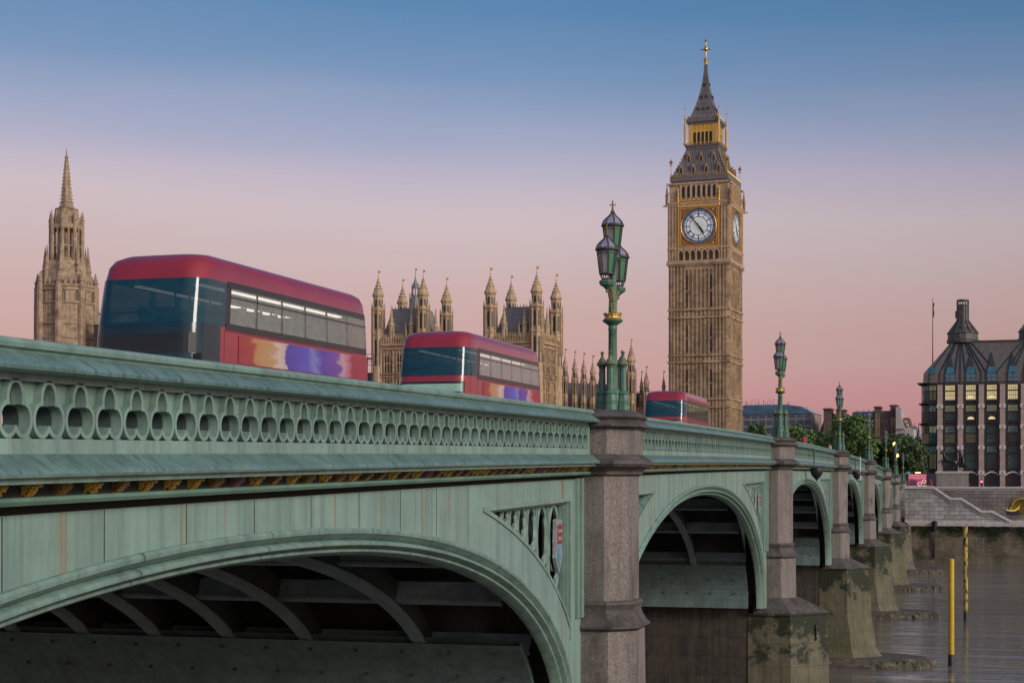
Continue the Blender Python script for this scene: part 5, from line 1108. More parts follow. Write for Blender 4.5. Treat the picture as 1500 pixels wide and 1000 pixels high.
mb = MB(); mb.tube([(-1.0, -.56, .72), (-.4, -.6, .62), (.2, -.6, .66), (.75, -.6, 1.0), (1.0, -.6, 1.55)], [.09, .13, .14, .13, .05], 7); mb.build('glowing_edge', mat('glow_edge', (.8, .6, .15), .4, .1, emit=(1, .74, .12), es=.2), t)
rl = thing('handrail', 'thin metal handrail on the landing behind the stepped coping', 'railing', (0, YW + 2.2, 0))
mb = MB()
for xa, za, xb, zb in ((X(1394), -.8, X(1408), -.85), (X(1408), -.85, X(1431), -2.6), (X(1394), -1.2, X(1408), -1.25), (X(1420), .4, X(1420.4), -1.7)): mb.bar((xa, 0, za), (xb, 0, zb), .07)
for x in (1394, 1401, 1408, 1416, 1424, 1431): z0 = -.85 - max(0, (x - 1408) / 23 * 1.75); mb.bar((X(x), 0, z0), (X(x), 0, z0 - 1.0), .06)
mb.build('rails', mat('rail_steel', (.2, .2, .2), .45, .2), rl)
# weed on the wall
rnd = random.Random(11); mb = MB()
def leafq(mb, p, s, rnd):
    a = Vector((rnd.gauss(0, 1), rnd.gauss(0, 1), rnd.gauss(0, 1))).normalized(); b = a.cross(Vector((rnd.gauss(0, 1), rnd.gauss(0, 1), rnd.gauss(0, 1)))).normalized()
    mb.add([p + a * s, p + b * s * .6, p - a * s, p - b * s * .6], [(0, 1, 2, 3)])
for c_ in range(70):
    x = rnd.uniform(-5.8, 16); amp = .5 + .5 * math.sin(x * 1.3) + rnd.uniform(0, .5) + (.5 if x > 4 else 0)
    for j in range(int(30 + 50 * amp)):
        z = 5.75 - abs(rnd.gauss(0, .55)) * amp - .1; leafq(mb, Vector((x + rnd.gauss(0, .35), -.25 - (5.75 - z) * .12 + rnd.uniform(-.15, 0), z)) + Vector((0, YW, WATER)), rnd.uniform(.06, .15), rnd)
tag(mb.build('hanging_weed', mat('weed', (.035, .05, .014), .8, .5, 2)), 'dark green weed hanging along the river wall ledge', 'weed', kind='stuff')

# statue group and plinth
sp_ = W(1395, 262); bz = 2.5
t = thing('statue_plinth', 'plain granite plinth under the bronze horses, top of the steps', 'plinth', (sp_.x, sp_.y, GZ))
mb = MB(); mb.box(-2.6, 2.6, -1.5, 1.5, 0, 2.75); mb.build('block', mat('plinth_stone', (.27, .24, .22), .8, .18, 1, .2, streak=.3), t)
mb = MB(); mb.box(-2.72, 2.72, -1.62, 1.62, 2.75, 3.1); mb.lathe(0, -1.66, [(0, 2.3), (.12, 2.4), (.0, 2.5)], 6); mb.build('cornice', cope, t)
bronze = mat('bronze', (.025, .034, .036), .38, .4, 3, .3, metal=.5)
t = thing('chariot_statue', 'dark bronze statue of rearing horses and robed figures in a chariot', 'statue', (sp_.x, sp_.y, GZ + 3.1))
def horse(dy, k):
    V = [(.45, dy, 1.65), (-.35, dy, 1.72), (-1.05, dy, 1.95), (-1.30, dy, 2.55), (-1.42, dy, 3.15), (-1.70, dy, 3.22), (-2.02, dy, 2.98),
         (-1.15, dy + .2, 1.6), (-1.75, dy + .22, 1.55), (-1.62, dy + .22, 1.12), (-1.80, dy + .22, 1.0), (-1.15, dy - .2, 1.6), (-1.95, dy - .22, 1.85), (-2.15, dy - .22, 1.40), (-2.3, dy - .22, 1.36),
         (.6, dy + .22, 1.2), (.25, dy + .24, .75), (.52, dy + .24, .4), (.38, dy + .24, .06), (.55, dy - .22, 1.2), (.0, dy - .24, .8), (.25, dy - .24, .42), (.05, dy - .24, .06),
         (.85, dy, 1.75), (1.15, dy, 1.3), (1.2, dy, .9), (-1.45, dy + .08, 3.38), (-1.45, dy - .08, 3.38)]
    E = [(0, 1), (1, 2), (2, 3), (3, 4), (4, 5), (5, 6), (2, 7), (7, 8), (8, 9), (9, 10), (2, 11), (11, 12), (12, 13), (13, 14), (0, 15), (15, 16), (16, 17), (17, 18), (0, 19), (19, 20), (20, 21), (21, 22), (0, 23), (23, 24), (24, 25), (4, 26), (4, 27)]
    r_ = [.40, .36, .40, .29, .2, .17, .11, .15, .1, .07, .08, .15, .1, .07, .08, .2, .12, .08, .09, .2, .12, .08, .09, .09, .1, .05, .04, .04]
    skin('horse', V, E, r_, bronze, t, 1)
horse(-.65, 0); horse(.55, 1)
mb = MB()
for s in (-1, 1):
    for q in range(16):
        a, b = q * PI / 8, (q + 1) * PI / 8; mb.bar((1.75 + .62 * math.cos(a), s * .95, .66 + .62 * math.sin(a)), (1.75 + .62 * math.cos(b), s * .95, .66 + .62 * math.sin(b)), .1)
    for q in range(4): a = q * PI / 4; mb.bar((1.75 - .6 * math.cos(a), s * .95, .66 - .6 * math.sin(a)), (1.75 + .6 * math.cos(a), s * .95, .66 + .6 * math.sin(a)), .06)
mb.bar((1.75, -1, .66), (1.75, 1, .66), .12); mb.loft([[(1.0, -.7, .7), (2.2, -.7, .7), (2.2, .7, .7), (1.0, .7, .7)], [(.85, -.8, 1.5), (2.1, -.8, 1.0), (2.1, .8, 1.0), (.85, .8, 1.5)]]); mb.bar((-.6, 0, 1.3), (1.2, 0, .9), .1); mb.build('chariot', bronze, t)
skin('figure', [(1.35, 0, .9), (1.33, 0, 1.7), (1.3, 0, 2.5), (1.28, 0, 3.15), (1.24, 0, 3.45), (1.2, 0, 3.72), (1.15, -.35, 3.1), (.85, -.6, 3.45), (.6, -.7, 3.8), (1.2, .4, 3.1), (.95, .65, 3.4), (.75, .75, 3.8), (1.75, .1, 1.6), (1.9, .2, 1.1)], [(0, 1), (1, 2), (2, 3), (3, 4), (4, 5), (3, 6), (6, 7), (7, 8), (3, 9), (9, 10), (10, 11), (2, 12), (12, 13)], [.42, .38, .27, .3, .11, .17, .13, .1, .09, .13, .1, .09, .25, .3], bronze, t, 1)
mb = MB(); mb.bar((.55, -.72, 3.1), (.75, -.72, 4.6), .05); mb.build('spear', bronze, t)
for dy in (-.35, .4): skin('figure', [(1.7, dy, .9), (1.72, dy, 1.6), (1.68, dy, 2.2), (1.65, dy, 2.45), (1.62, dy, 2.65)], [(0, 1), (1, 2), (2, 3), (3, 4)], [.28, .25, .2, .09, .14], bronze, t, 1)

# red poster kiosk
kp = W(1345, 259)
t = thing('poster_kiosk', 'dark kiosk with a red lit poster bearing two white rings, by the plinth', 'kiosk', (kp.x, kp.y, GZ))
mb = MB(); mb.box(-2.5, 2.9, 0, 2.2, 0, 2.75); mb.build('body', mat('kiosk_dark', (.03, .03, .045), .5, .4, 2), t)
mb = MB(); mb.box(-1.6, 1.35, -.12, 0, .55, 2.65); mb.build('poster', mat('poster_red', (.36, .03, .06), .45, .3, 1.5, emit=(.8, .08, .14), es=.25), t)
pw = mat('poster_white', (.8, .78, .78), .5, .1, emit=(1, .95, .95), es=.3); mb = MB()
rnd = random.Random(2)
for zz, hgt, xs in ((2.34, .15, (-1.45, 1.15)), (1.98, .15, (-1.5, 1.2)), (1.76, .07, (-.7, .5))):
    x = xs[0]
    while x < xs[1]:
        w_ = rnd.uniform(.06, .15); mb.box(x, x + w_, -.135, -.12, zz + rnd.uniform(0, .03), zz + hgt - rnd.uniform(0, .04)); x += w_ + .05
for rx_, rz_, q_ in ((.25, 1.0, .29), (.92, 1.42, .27)): mb.tube([(rx_ + q_ * math.cos(a * PI / 10), -.13, rz_ + q_ * math.sin(a * PI / 10)) for a in range(21)], .07, 5)
mb.box(.7, 1.3, -.135, -.12, .58, .75)
mb.build('poster_print', pw, t)
mb = MB(); mb.box(-1.45, -.3, -.14, -.12, .75, 1.6); mb.build('poster_picture', mat('poster_pic', (.06, .04, .09), .5, .8, 5, second=((.3, .35, .4), 6, .55, .6)), t)
mb = MB(); mb.box(-.5, .4, -.2, .4, 2.76, 2.95); mb.build('roof_light', mat('roof_light', (.8, .7, .5), .4, .1, emit=(1, .8, .5), es=1.5), t)
person('person in a dark red coat standing by the kiosk', 0, 250, mat('wine_coat', (.22, .03, .05), .7, .2, 5), navy, False, mat('hair', (.1, .05, .03), .7, .3, 20)).location = (kp.x + 2.0, kp.y - .9, GZ)

# street lights, signals and sign at the far end
def light(lab, x, y, z, h0):
    p = W(x, z); hz = (712 - y) * z / 2300 - GZ; t = thing('street_light', lab, 'street lamp', (p.x, p.y, GZ), 0, 'glowing globe street lights')
    mb = MB(); mb.lathe(0, 0, [(.14, 0), (.12, .9), (.07, 1.0), (.05, hz - .35), (.14, hz - .3), (.05, hz - .25)], 8); mb.build('post', lamp_dark, t)
    mb = MB(); mb.lathe(0, 0, [(0, hz - .3), (.2, hz - .2), (.27, hz), (.2, hz + .22), (.05, hz + .3), (0, hz + .45)], 10); mb.build('globe', mat('lit_globe', (.9, .7, .3), .4, .05, emit=(1, .66, .16), es=3.5), t, smooth=60)
light('glowing amber globe street light, highest of the three, behind the fifth lamp post', 1310, 650, 268, 0); light('glowing amber globe street light, middle of the three', 1314.5, 667, 275, 0); light('glowing amber globe street light, lowest of the three, left of the teal sign', 1324, 681, 285, 0)
for lab, x, z in (('traffic signal showing red beside the plinth', 1438, 268),):
    p = W(x, z); t = thing('traffic_signal', lab, 'traffic light', (p.x, p.y, GZ))
    mb = MB(); mb.lathe(0, 0, [(.06, 0), (.06, 2.2)], 8); mb.box(-.18, .18, -.14, .14, .7, 1.7); mb.build('post', iron, t)
    mb = MB(); mb.lathe(0, -.16, [(0, 1.2), (.2, 1.4), (0, 1.6)], 8); mb.build('red_lamp', mat('signal_red', (.9, .1, .1), .4, .05, emit=(1, .12, .16), es=5), t)
p = W(1329.5, 272); t = thing('street_sign', 'small teal lit street sign over the red poster', 'sign', (p.x, p.y, GZ))
mb = MB(); mb.lathe(0, 0, [(.06, 0), (.06, 2.6)], 6); mb.build('post', iron, t); mb = MB(); mb.plate([(-.45, 2.3), (.45, 2.3), (.75, 2.7), (.3, 3.15), (-.35, 2.95), (-.45, 2.6)], -.06, 0); mb.box(-.35, .2, -.08, -.06, 2.55, 2.68); mb.build('panel', mat('sign_teal', (.05, .32, .42), .4, .3, 3, emit=(.08, .5, .65), es=.35), t)

# ------------------------------------------------------------------ trees
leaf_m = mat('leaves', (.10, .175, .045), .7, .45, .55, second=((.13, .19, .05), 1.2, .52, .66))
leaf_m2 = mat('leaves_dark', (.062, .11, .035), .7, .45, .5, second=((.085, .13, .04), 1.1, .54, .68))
bark = mat('bark', (.06, .045, .03), .9, .3, 5, .3)
def tree(label, px, z, ytop, width, seed, m, n=5200):
    p = W(px, z); H_ = (712 - ytop) * z / 2300 - GZ; w = width * z / 2300 / 2; rnd = random.Random(seed)
    t = thing('plane_tree', label, 'tree', (p.x, p.y, GZ), 0, 'trees on the far bank')
    tk = MB(); tk.tube([(0, 0, 0), (.1, 0, H_ * .18), (0, .1, H_ * .35), (.1, 0, H_ * .6), (0, 0, H_ * .8)], [.42, .34, .28, .18, .07], 9)
    lob = []
    for i in range(16):
        a = rnd.uniform(0, 2 * PI); f = rnd.uniform(.15, .78); zz = rnd.uniform(.34, .86); q = math.sqrt(max(.1, 1 - ((zz - .52) / .5) ** 2))
        c = Vector((w * f * q * math.cos(a), w * .8 * f * q * math.sin(a), H_ * zz)); lob.append((c, rnd.uniform(.26, .42) * w * (.7 + .4 * q)))
    lob.append((Vector((0, 0, H_ * .83)), w * .33))
    for c, r_ in lob: tk.tube([(0, 0, H_ * .3), c * .5 + Vector((0, 0, H_ * .18)), c], [.14, .08, .03], 5)
    tk.build('trunk', bark, t)
    cr = MB(); tot = sum(r_ ** 2 for c, r_ in lob)
    for c, r_ in lob:
        k = int(n * r_ ** 2 / tot)
        for j in range(k):
            d = Vector((rnd.gauss(0, 1), rnd.gauss(0, 1), rnd.gauss(0, 1))).normalized(); q = c + d * r_ * (rnd.uniform(.55, 1.06) + (.25 * rnd.random() ** 6)); q.z = min(q.z, H_ * 1.02)
            s_ = rnd.uniform(.16, .36); a = Vector((rnd.gauss(0, 1), rnd.gauss(0, 1), rnd.gauss(0, 1))).normalized(); b = a.cross(d + Vector((rnd.gauss(0, .5), rnd.gauss(0, .5), .4))).normalized()
            cr.add([q + a * s_, q + b * s_ * .7, q - a * s_, q - b * s_ * .7], [(0, 1, 2, 3)])
    cr.build('crown', m, t)
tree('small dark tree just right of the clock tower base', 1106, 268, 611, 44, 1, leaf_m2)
tree('rounded tree behind the red-hooded pedestrian', 1166, 272, 613, 66, 2, leaf_m)
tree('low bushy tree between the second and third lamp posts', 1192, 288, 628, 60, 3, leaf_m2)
tree('biggest tree in front of the sandstone building, behind the third lamp post', 1243, 276, 604, 92, 4, leaf_m, 8000)
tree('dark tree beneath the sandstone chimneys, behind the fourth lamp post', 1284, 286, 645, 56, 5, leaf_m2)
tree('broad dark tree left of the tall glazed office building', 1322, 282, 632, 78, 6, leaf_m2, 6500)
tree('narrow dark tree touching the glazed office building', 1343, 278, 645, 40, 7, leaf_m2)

# ------------------------------------------------------------------ buildings behind the trees
p = W(1138, 400); s_ = 400 / 2300; lz = lambda y: (712 - y) * s_ - GZ
t = thing('glass_office', 'low blue glass office block right of the clock tower', 'building', (p.x, p.y, GZ), R(-6))
gl_b = mat('blue_glazing', (.07, .12, .17), .15, .35, .35, spec=.8)
mb = MB(); mb.box(-9, 9.2, 0, 12, 0, lz(606)); mb.build('wall', mat('office_stone', (.30, .24, .21), .8, .2, .4), t)
mb = MB(); mb.loft([[(-9, -.3, lz(606)), (9.4, -.3, lz(606)), (9.4, 12, lz(606)), (-9, 12, lz(606))], [(-9, .4, lz(596)), (6.3, .4, lz(596)), (6.3, 12, lz(596)), (-9, 12, lz(596))], [(-9, 1.2, lz(592)), (2.0, 1.2, lz(592)), (2.0, 12, lz(592)), (-9, 12, lz(592))]]); mb.build('roof', gl_b, t)
for i in range(9):
    for y in ((612, 608), (622, 615), (634, 626)):
        x = -8.4 + i * 1.95; mb = MB(); mb.box(x, x + 1.5, -.06, .05, lz(y[0]), lz(y[1])); mb.build('window', gl_b, t)
mb = MB(); rnd = random.Random(9)
for i in range(22): x = rnd.uniform(-8.5, 4); mb.bar((x, 1.5, lz(593)), (x, 1.5, lz(592) + rnd.uniform(.4, 1.8)), .09)
for i in range(18): x = -9 + i * 1.0; mb.bar((x, -.1, lz(606)), (x * .94, .55, lz(596)), .1)
mb.build('roof_poles', mat('pole_grey', (.2, .2, .22), .5, .2), t)

p = W(1262, 390); s_ = 390 / 2300; lz = lambda y: (712 - y) * s_ - GZ; ux = lambda x: (x - 1262) * s_
buff = mat('buff_brick', (.30, .205, .135), .85, .25, .5, .1, second=((.17, .11, .075), .5, .46, .6), streak=.5); brown = mat('brown_brick', (.15, .105, .085), .85, .3, .6, .1, second=((.09, .06, .05), .6, .5, .65), streak=.4)
t = thing('sandstone_mansion', 'tall sandstone building with massive square chimneys behind the trees', 'building', (p.x, p.y, GZ), R(-4))
mb = MB(); mb.box(ux(1214), ux(1238), 2, 8, 0, lz(606)); mb.box(ux(1278), ux(1315), 0, 10, 0, lz(602)); mb.build('wall', buff, t)
mb = MB(); mb.loft([[(ux(1196), 2.2, lz(640)), (ux(1222), 2.2, lz(640)), (ux(1222), 8, lz(640)), (ux(1196), 8, lz(640))], [(ux(1206), 2.2, lz(612)), (ux(1222), 2.2, lz(604)), (ux(1222), 8, lz(604)), (ux(1206), 8, lz(612))]]); mb.build('roof', brown, t)
for xa, xb, yt, m in ((1207.5, 1219, 597, brown), (1226, 1238.5, 599, brown), (1281, 1289.5, 595.5, brown), (1303.5, 1312.5, 593.5, brown)):
    mb = MB(); mb.box(ux(xa), ux(xb), -.8, 3, lz(640), lz(yt)); mb.box(ux(xa) - .25, ux(xb) + .25, -1.05, 3.25, lz(yt + 2), lz(yt + .7)); mb.build('chimney', m, t)
mb = MB(); mb.box(ux(1282), ux(1289), -1.2, 0, 0, lz(606)); mb.box(ux(1304), ux(1312), -1.2, 0, 0, lz(612)); mb.build('pier', buff, t)
for y0, y1 in ((634, 618), (614, 604)):
    mb = MB(); mb.box(ux(1290), ux(1302.5), -.12, .05, lz(y0), lz(y1)); mb.build('window', mat('mansion_window', (.13, .085, .085), .4, .35, 1.2), t)
mb = MB(); mb.box(ux(1240), ux(1282), 12, 20, 0, lz(609)); mb.build('rear_wall', brown, t)
mb = MB(); mb.loft([[(ux(1238), 11, lz(609)), (ux(1284), 11, lz(609)), (ux(1284), 21, lz(609)), (ux(1238), 21, lz(609))], [(ux(1241), 13, lz(599)), (ux(1281), 13, lz(599)), (ux(1281), 19, lz(599)), (ux(1241), 19, lz(599))]])
for x in (1246, 1256, 1263, 1270): mb.bar((ux(x), 13, lz(600)), (ux(x), 13, lz(596)), .12)
mb.build('roof', mat('slate_navy', (.045, .08, .13), .35, .3, .6), t)
p = W(1328, 384); s_ = 384 / 2300; lz = lambda y: (712 - y) * s_ - GZ; ux = lambda x: (x - 1328) * s_
pale = mat('pale_render', (.50, .44, .42), .8, .12, .6, streak=.25)
t = thing('gabled_house', 'pale house with tall stepped gable and brown dormered roof', 'building', (p.x, p.y, GZ), R(-4))
mb = MB(); mb.plate([(ux(1312.5), 0), (ux(1338), 0), (ux(1338), lz(628)), (ux(1325), lz(626)), (ux(1321), lz(612)), (ux(1320), lz(604)), (ux(1321), lz(599)), (ux(1318), lz(596)), (ux(1312.5), lz(595))], 0, 8); mb.box(ux(1312.5), ux(1326), -.5, .1, lz(628), lz(626)); mb.build('wall', pale, t)
mb = MB(); mb.loft([[(ux(1321), 1, lz(627)), (ux(1335), 1, lz(630)), (ux(1335), 8, lz(630)), (ux(1321), 8, lz(627))], [(ux(1322.5), 2.2, lz(611)), (ux(1329.5), 2.2, lz(611)), (ux(1329.5), 7, lz(611)), (ux(1322.5), 7, lz(611))]])
mb.build('roof', mat('brown_tiles', (.13, .075, .06), .8, .3, 2), t)
for x, y in ((1326, 617), (1328.5, 622), (1331, 627)):
    mb = MB(); mb.box(ux(x) - .3, ux(x) + .3, 1.0, 2.4, lz(y + 2), lz(y - 2)); mb.build('dormer', pale, t)
p = W(1341, 460); s_ = 460 / 2300; lz = lambda y: (712 - y) * s_ - GZ
t = thing('distant_roofs', 'far bluish pinnacled roofs left of the glazed office building', 'building', (p.x, p.y, GZ))
mb = MB(); mb.loft([[(-2.5, 0, 0), (1.5, 0, 0), (1.5, 5, 0), (-2.5, 5, 0)], [(-2.5, 0, lz(640)), (1.5, 0, lz(640)), (1.5, 5, lz(640)), (-2.5, 5, lz(640))], [(-1.6, 1.5, lz(624)), (.3, 1.5, lz(624)), (.3, 3.5, lz(624)), (-1.6, 3.5, lz(624))]])
for x, y in ((-1.9, 614), (-.3, 618), (.9, 619)): pinnacle(mb, x, 0, lz(640), lz(y), .28)
mb.build('roof', mat('far_roof', (.12, .15, .20), .6, .3, .8), t)

# ------------------------------------------------------------------ glazed office building with tall chimneys
s_ = .126; p = W(1391, 290)
po = thing('parliament_office', 'large bronze-framed office building with pale stone piers and tall vent chimneys', 'building', (p.x, p.y, GZ))
lz = lambda y: (712 - y) * s_ - GZ
ux = lambda x: (x - 1391) * .1225
bz_m = mat('bronze_cladding', (.046, .05, .05), .45, .25, 1.2, .1, metal=.3); pier_m = mat('pink_sandstone', (.43, .32, .275), .8, .15, 1.5, .15, brick=(3, .45, .02, (.75, .75, .75), .9)); blk_m = mat('pale_block', (.62, .56, .52), .7, .1, 3)
roof_m = mat('bronze_roof', (.16, .135, .12), .5, .22, 1.0, .1, metal=.2, brick=(50, .62, .05, (.55, .55, .55), .95))
win_dark = mat('window_dark', (.035, .06, .06), .25, .5, .5, spec=.35); win_teal = mat('window_teal', (.20, .34, .29), .3, .25, .6, spec=.3); win_lit = mat('window_lit', (.5, .45, .25), .4, .35, 1.2, emit=(1, .80, .40), es=.42); win_half = mat('window_half_lit', (.25, .27, .17), .3, .3, 1.0, emit=(.75, .75, .42), es=.08); win_blue = mat('window_blue', (.045, .13, .19), .12, .3, .6, emit=(.1, .4, .6), es=.02)
xs_p = [1377, 1406.7, 1436.9, 1467.2, 1497, 1527, 1557]
XR = ux(1575)
mb = MB(); mb.box(ux(1372), XR, .8, 20, 0, lz(561)); mb.box(ux(1352), ux(1372), 4, 20, 0, lz(561)); mb.box(ux(1372), XR, .3, 1, lz(563.5), lz(559)); mb.build('wall', bz_m, po)
mb = MB()
for x in xs_p: mb.box(ux(x - 3.8), ux(x + 3.8), -.35, .8, lz(714), lz(563.5))
mb.build('pier', pier_m, po)
for x in xs_p:
    for y in (595, 625.5, 655.5, 692):
        b = MB(); b.box(ux(x - 4.6), ux(x + 4.6), -.5, -.36, lz(y + 2.6), lz(y - 2.6)); b.m = 1; b.lathe(ux(x), -.5, [(0, lz(y) - .16), (.17, lz(y)), (0, lz(y) + .16)], 8); b.build('stone_block', [blk_m, iron], po)
# bays of windows between the piers: (pane bottom, pane top, upper part)
win_teal_d = mat('window_teal_dark', (.06, .12, .11), .3, .4, .8, spec=.3); win_dim = mat('window_dim_lit', (.10, .11, .07), .3, .5, 1.5, spec=.3, emit=(.6, .55, .3), es=.05)
floors = [((571, 564), win_lit, (585, 572.5), win_lit), ((602, 593.5), win_half, (616, 603.5), win_dark), ((633, 623.5), win_teal, (648, 634.5), win_dark), ((662, 653.5), win_teal, (686, 663.5), win_dark)]
rnd = random.Random(4)
bays = [1391.8, 1421.8, 1452, 1482, 1512, 1542]
for bi, x in enumerate(bays):
    hw = 6.9
    f = MB()
    for e in (-10.6, -8.6, 8.6, 10.6): f.box(ux(x + e) - .09, ux(x + e) + .09, -.1, .8, lz(692), lz(563.6))
    for y in (562, 572, 587, 591, 603, 618, 622, 634, 650, 652, 663, 688): f.box(ux(x - 10.4), ux(x + 10.4), .25, .8, lz(y + 1), lz(y - .3))
    f.build('bay_frame', bz_m, po)
    for (a, ma, b_2, mbt) in floors:
        for (yb, yt), m in ((a, ma), (b_2, mbt)):
            w_ = MB(); nsp = 2
            if m is win_dark: m = rnd.choice([win_dark, win_dark, win_teal_d, win_dim])
            elif m is win_half: m = rnd.choice([win_half, win_half, win_teal])
            elif m is win_teal: m = rnd.choice([win_teal, win_teal, win_teal_d])
            w_.box(ux(x - hw), ux(x + hw), .55, .75, lz(yb), lz(yt)); w_.m = 1
            for q in range(1, 5): w_.box(ux(x - hw + q * hw * .4) - .025, ux(x - hw + q * hw * .4) + .025, .5, .6, lz(yb), lz(yt))
            w_.box(ux(x - hw), ux(x + hw), .48, .6, lz((yb + yt) / 2) - .03, lz((yb + yt) / 2) + .03); w_.build('window', [m, bz_m], po)
    if bi % 3 != 0:
        for yy in (614, 583):
            w_ = MB(); w_.plate([(ux(x) + .62 * math.cos(a * PI / 8), lz(yy) + .5 * math.sin(a * PI / 8)) for a in range(9)], .46, .54); w_.build('ceiling_lamp', mat('shade_lit', (.8, .7, .4), .5, .05, emit=(1, .82, .45), es=.55), po)
    # attic window, triangular dormer above it, arcade arch below
    w_ = MB(); w_.box(ux(x - 6.8), ux(x + 6.8), .1, .5, lz(559), lz(548)); w_.m = 1; w_.box(ux(x) - .03, ux(x) + .03, .06, .2, lz(559), lz(548)); w_.box(ux(x - 6.8), ux(x + 6.8), .06, .2, lz(554), lz(553.4)); w_.build('window', [win_blue, bz_m], po)
    ar = [(ux(x - 11), lz(714))] + [(ux(x - 11) + ux(1391 + 22) * q / 8, lz(697) + (1 - ((q - 4) / 4) ** 2) * .62) for q in range(9)] + [(ux(x + 11), lz(714))]
    w_ = MB(); w_.plate(ar, .62, .78); w_.build('arcade_opening', mat('arcade_dark', (.018, .018, .02), .4, .5, 1), po)
    w_ = MB(); w_.tube([(a[0], .3, a[1] + .12) for a in ar[1:-1]], .17, 6); w_.build('arcade_arch', blk_m, po)
# angled corner bay on the left
for i, (xa, ya, xb, yb) in enumerate(((1372, .6, 1361, 1.0), (1361, 1.0, 1352.5, 2.8), (1352.5, 2.8, 1349, 6))):
    A_, B_ = Vector((ux(xa), ya, 0)), Vector((ux(xb), yb, 0)); d_ = B_ - A_
    mb = MB(); mb.loft([[(A_.x, A_.y + .25, 0), (B_.x, B_.y + .25, 0), (B_.x + .3, 8, 0), (A_.x, 8, 0)], [(A_.x, A_.y + .25, lz(561)), (B_.x, B_.y + .25, lz(561)), (B_.x + .3, 8, lz(561)), (A_.x, 8, lz(561))]]); mb.build('corner_bay', bz_m, po)
    for (a, ma, b_2, mbt) in floors:
        for (yb_, yt_), m in ((a, rnd.choice([win_half, win_teal, win_teal_d])), (b_2, rnd.choice([win_dim, win_dark, win_teal_d]))):
            for f0, f1 in ((.06, .46), (.54, .94)):
                P, Q = A_ + d_ * f0, A_ + d_ * f1; w_ = MB(); w_.loft([[(P.x, P.y + .05, lz(y)), (Q.x, Q.y + .05, lz(y)), (Q.x, Q.y + .3, lz(y)), (P.x, P.y + .3, lz(y))] for y in (yb_, yt_)]); w_.build('window', m, po)
    w_ = MB(); w_.loft([[(A_.x, A_.y - .3, lz(y)), (B_.x, B_.y - .3, lz(y)), (B_.x, B_.y + .3, lz(y)), (A_.x, A_.y + .3, lz(y))] for y in (563, 560)])
    for yy in (590, 620, 650): w_.loft([[(A_.x, A_.y - .12, lz(y)), (B_.x - .2, B_.y - .12, lz(y)), (B_.x, B_.y + .3, lz(y)), (A_.x, A_.y + .3, lz(y))] for y in (yy + 1, yy - 1)])
    w_.build('ledge', bz_m, po)
mb = MB()
for y0, y1, e in ((563, 559, 4.5), (592, 589.5, 2.6), (621, 619, 3.2)): mb.loft([[(ux(1352 - e * .2), 2.2, lz(y0)), (ux(1352), 7, lz(y0)), (ux(1358), 1.4, lz(y0))], [(ux(1348 - e), 1.6, lz(y1)), (ux(1348 - e), 7, lz(y1)), (ux(1358), .8, lz(y1))]])
mb.build('eave_bracket', bz_m, po)
# roof
mb = MB(); mb.loft([[(ux(1352), .3, lz(560)), (XR, .3, lz(560)), (XR, 19, lz(560)), (ux(1352), 19, lz(560))], [(ux(1353), .35, lz(546)), (XR, .35, lz(546)), (XR, 19, lz(546)), (ux(1353), 19, lz(546))], [(ux(1393), 6.5, lz(496.5)), (XR, 6.5, lz(496.5)), (XR, 14, lz(496.5)), (ux(1393), 14, lz(496.5))]]); ro = mb.build('roof', roof_m, po)
rp_ = lambda x, y: (ux(x), .33 + (546 - y) / 49.5 * 6.15 if y < 546 else .28, lz(y))
mb = MB()
for cx in (1407.8, 1513):
    for x1 in (1362, 1377, 1384, 1399, 1406.7, 1414, 1429, 1437, 1444, 1459) if cx < 1450 else (1459, 1474, 1482, 1497, 1505, 1512, 1520, 1540, 1560): 
        if abs(x1 - cx) < 60: mb.bar(rp_(cx + (x1 - cx) * .28, 497), rp_(x1, 546), .18, .22); mb.bar(rp_(x1, 546), (ux(x1), .25, lz(561)), .18, .2)
mb.bar((ux(1393), 6.4, lz(496.3)), (XR, 6.4, lz(496.3)), .35); mb.build('roof_rib', bz_m, ro)
for x in bays:
    w_ = MB(); w_.loft([[(ux(x - 6.6), .2, lz(546.5)), (ux(x + 6.6), .2, lz(546.5)), (ux(x + 6.6), 2, lz(546.5)), (ux(x - 6.6), 2, lz(546.5))], [(ux(x - 4.6), .9, lz(537)), (ux(x + 4.6), .9, lz(537)), (ux(x + 4.6), 2.5, lz(537)), (ux(x - 4.6), 2.5, lz(537))]]); w_.build('skylight', win_blue, ro)
    w_ = MB(); w_.loft([[(ux(x - 4.6), .95, lz(537)), (ux(x + 4.6), .95, lz(537)), (ux(x), 3.4, lz(536))], [(ux(x) - .05, 4.1, lz(514)), (ux(x) + .05, 4.1, lz(514)), (ux(x), 4.6, lz(514))]]); w_.build('dormer', mat('bronze_dark', (.04, .036, .034), .5, .2), ro)
w_ = MB(); w_.loft([[(ux(1356), .4, lz(546.5)), (ux(1370), .1, lz(546.5)), (ux(1370), 2, lz(546.5)), (ux(1356), 2, lz(546.5))], [(ux(1362), 1.2, lz(537)), (ux(1371), .95, lz(537)), (ux(1371), 2.6, lz(537)), (ux(1362), 2.6, lz(537))]]); w_.build('skylight', win_blue, ro)
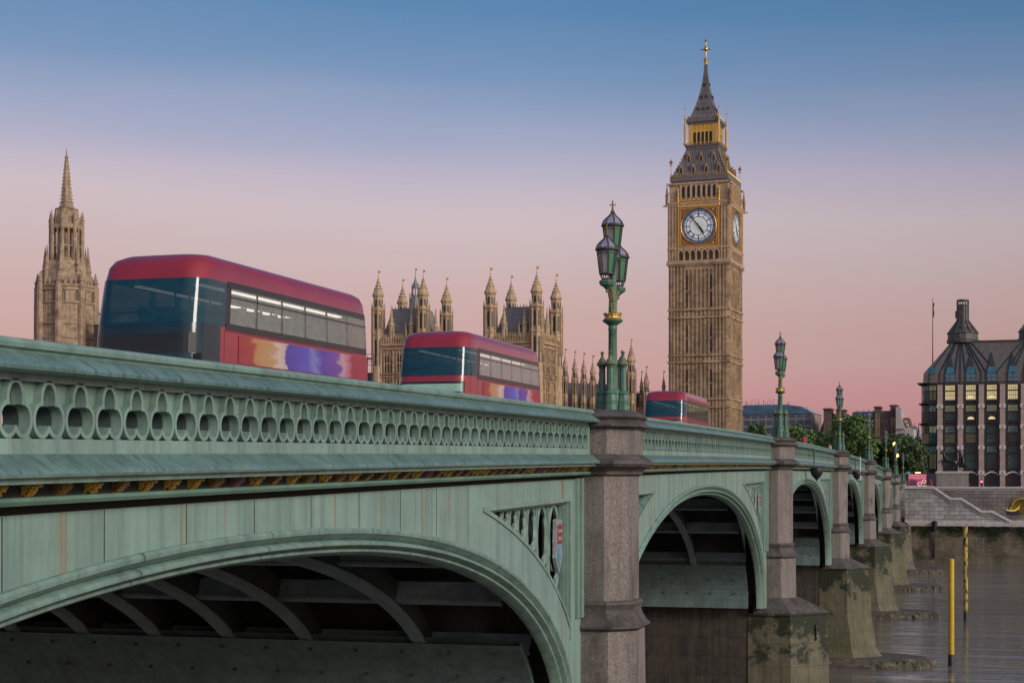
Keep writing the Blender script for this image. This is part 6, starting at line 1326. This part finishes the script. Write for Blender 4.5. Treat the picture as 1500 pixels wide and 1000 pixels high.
for cx, yt in ((1407.8, 440), (1513, 440)):
    st_ = node('vent_chimney', po, (ux(cx) + .35, 8.5, 0)); q = lambda px: px * .121; st_.scale = (1, 1, 1.028)
    mb = MB(); mb.lathe(0, 0, [(q(24.5), lz(503)), (q(25), lz(499)), (q(23.5), lz(498)), (q(23), lz(490)), (q(24), lz(489.5)), (q(20), lz(485)), (q(14), lz(480)), (q(13.5), lz(476.5)), (q(11), lz(474)), (q(9), lz(470)), (q(8.6), lz(447)), (q(9.1), lz(446.5))], 16)
    for i in range(12): a = i * PI / 6; mb.bar((q(24) * math.cos(a), q(24) * math.sin(a), lz(489.5)), (q(9) * math.cos(a), q(9) * math.sin(a), lz(470)), .16); mb.bar((q(8.9) * math.cos(a), q(8.9) * math.sin(a), lz(470)), (q(8.8) * math.cos(a), q(8.8) * math.sin(a), lz(446)), .14); mb.bar((q(8.6) * math.cos(a), q(8.6) * math.sin(a), lz(446)), (q(8.6) * math.cos(a), q(8.6) * math.sin(a), lz(441)), .2)
    mb.lathe(0, 0, [(q(9.4), lz(441.6)), (q(9.4), lz(439.6)), (q(8.4), lz(439.4))], 16)
    for y in (453, 459, 465): mb.lathe(0, 0, [(q(9.1), lz(y)), (q(9.1), lz(y) + .15)], 16)
    mb.box(-q(11.5), -q(8), -.5, .5, lz(466), lz(456)); mb.build('stack', mat('weathered_bronze', (.10, .095, .088), .5, .3, 1.5, .1, metal=.2), st_)
fp = W(1366, 292); fz = lambda y: (712 - y) * 292 / 2300
t = thing('flagpole', 'tall flagpole with a furled dark flag at the corner of the office roof', 'flagpole', (fp.x, fp.y + 3, fz(531)))
mb = MB(); mb.lathe(0, 0, [(.12, -3.2), (.12, 0), (.05, fz(436) - fz(531)), (.1, fz(435) - fz(531)), (0, fz(434) - fz(531))], 8); mb.build('pole', mat('pole_brown', (.10, .07, .065), .5, .2), t)
mb = MB(); mb.loft([[(.05, -.06, fz(y) - fz(531)), (.22 + .12 * math.sin(y), -.06, fz(y) - fz(531)), (.26 + .12 * math.sin(y), .06, fz(y) - fz(531)), (.05, .06, fz(y) - fz(531))] for y in (463, 459, 455, 450, 446, 441)]); mb.build('flag', mat('flag_cloth', (.16, .05, .06), .8, .4, 3), t)
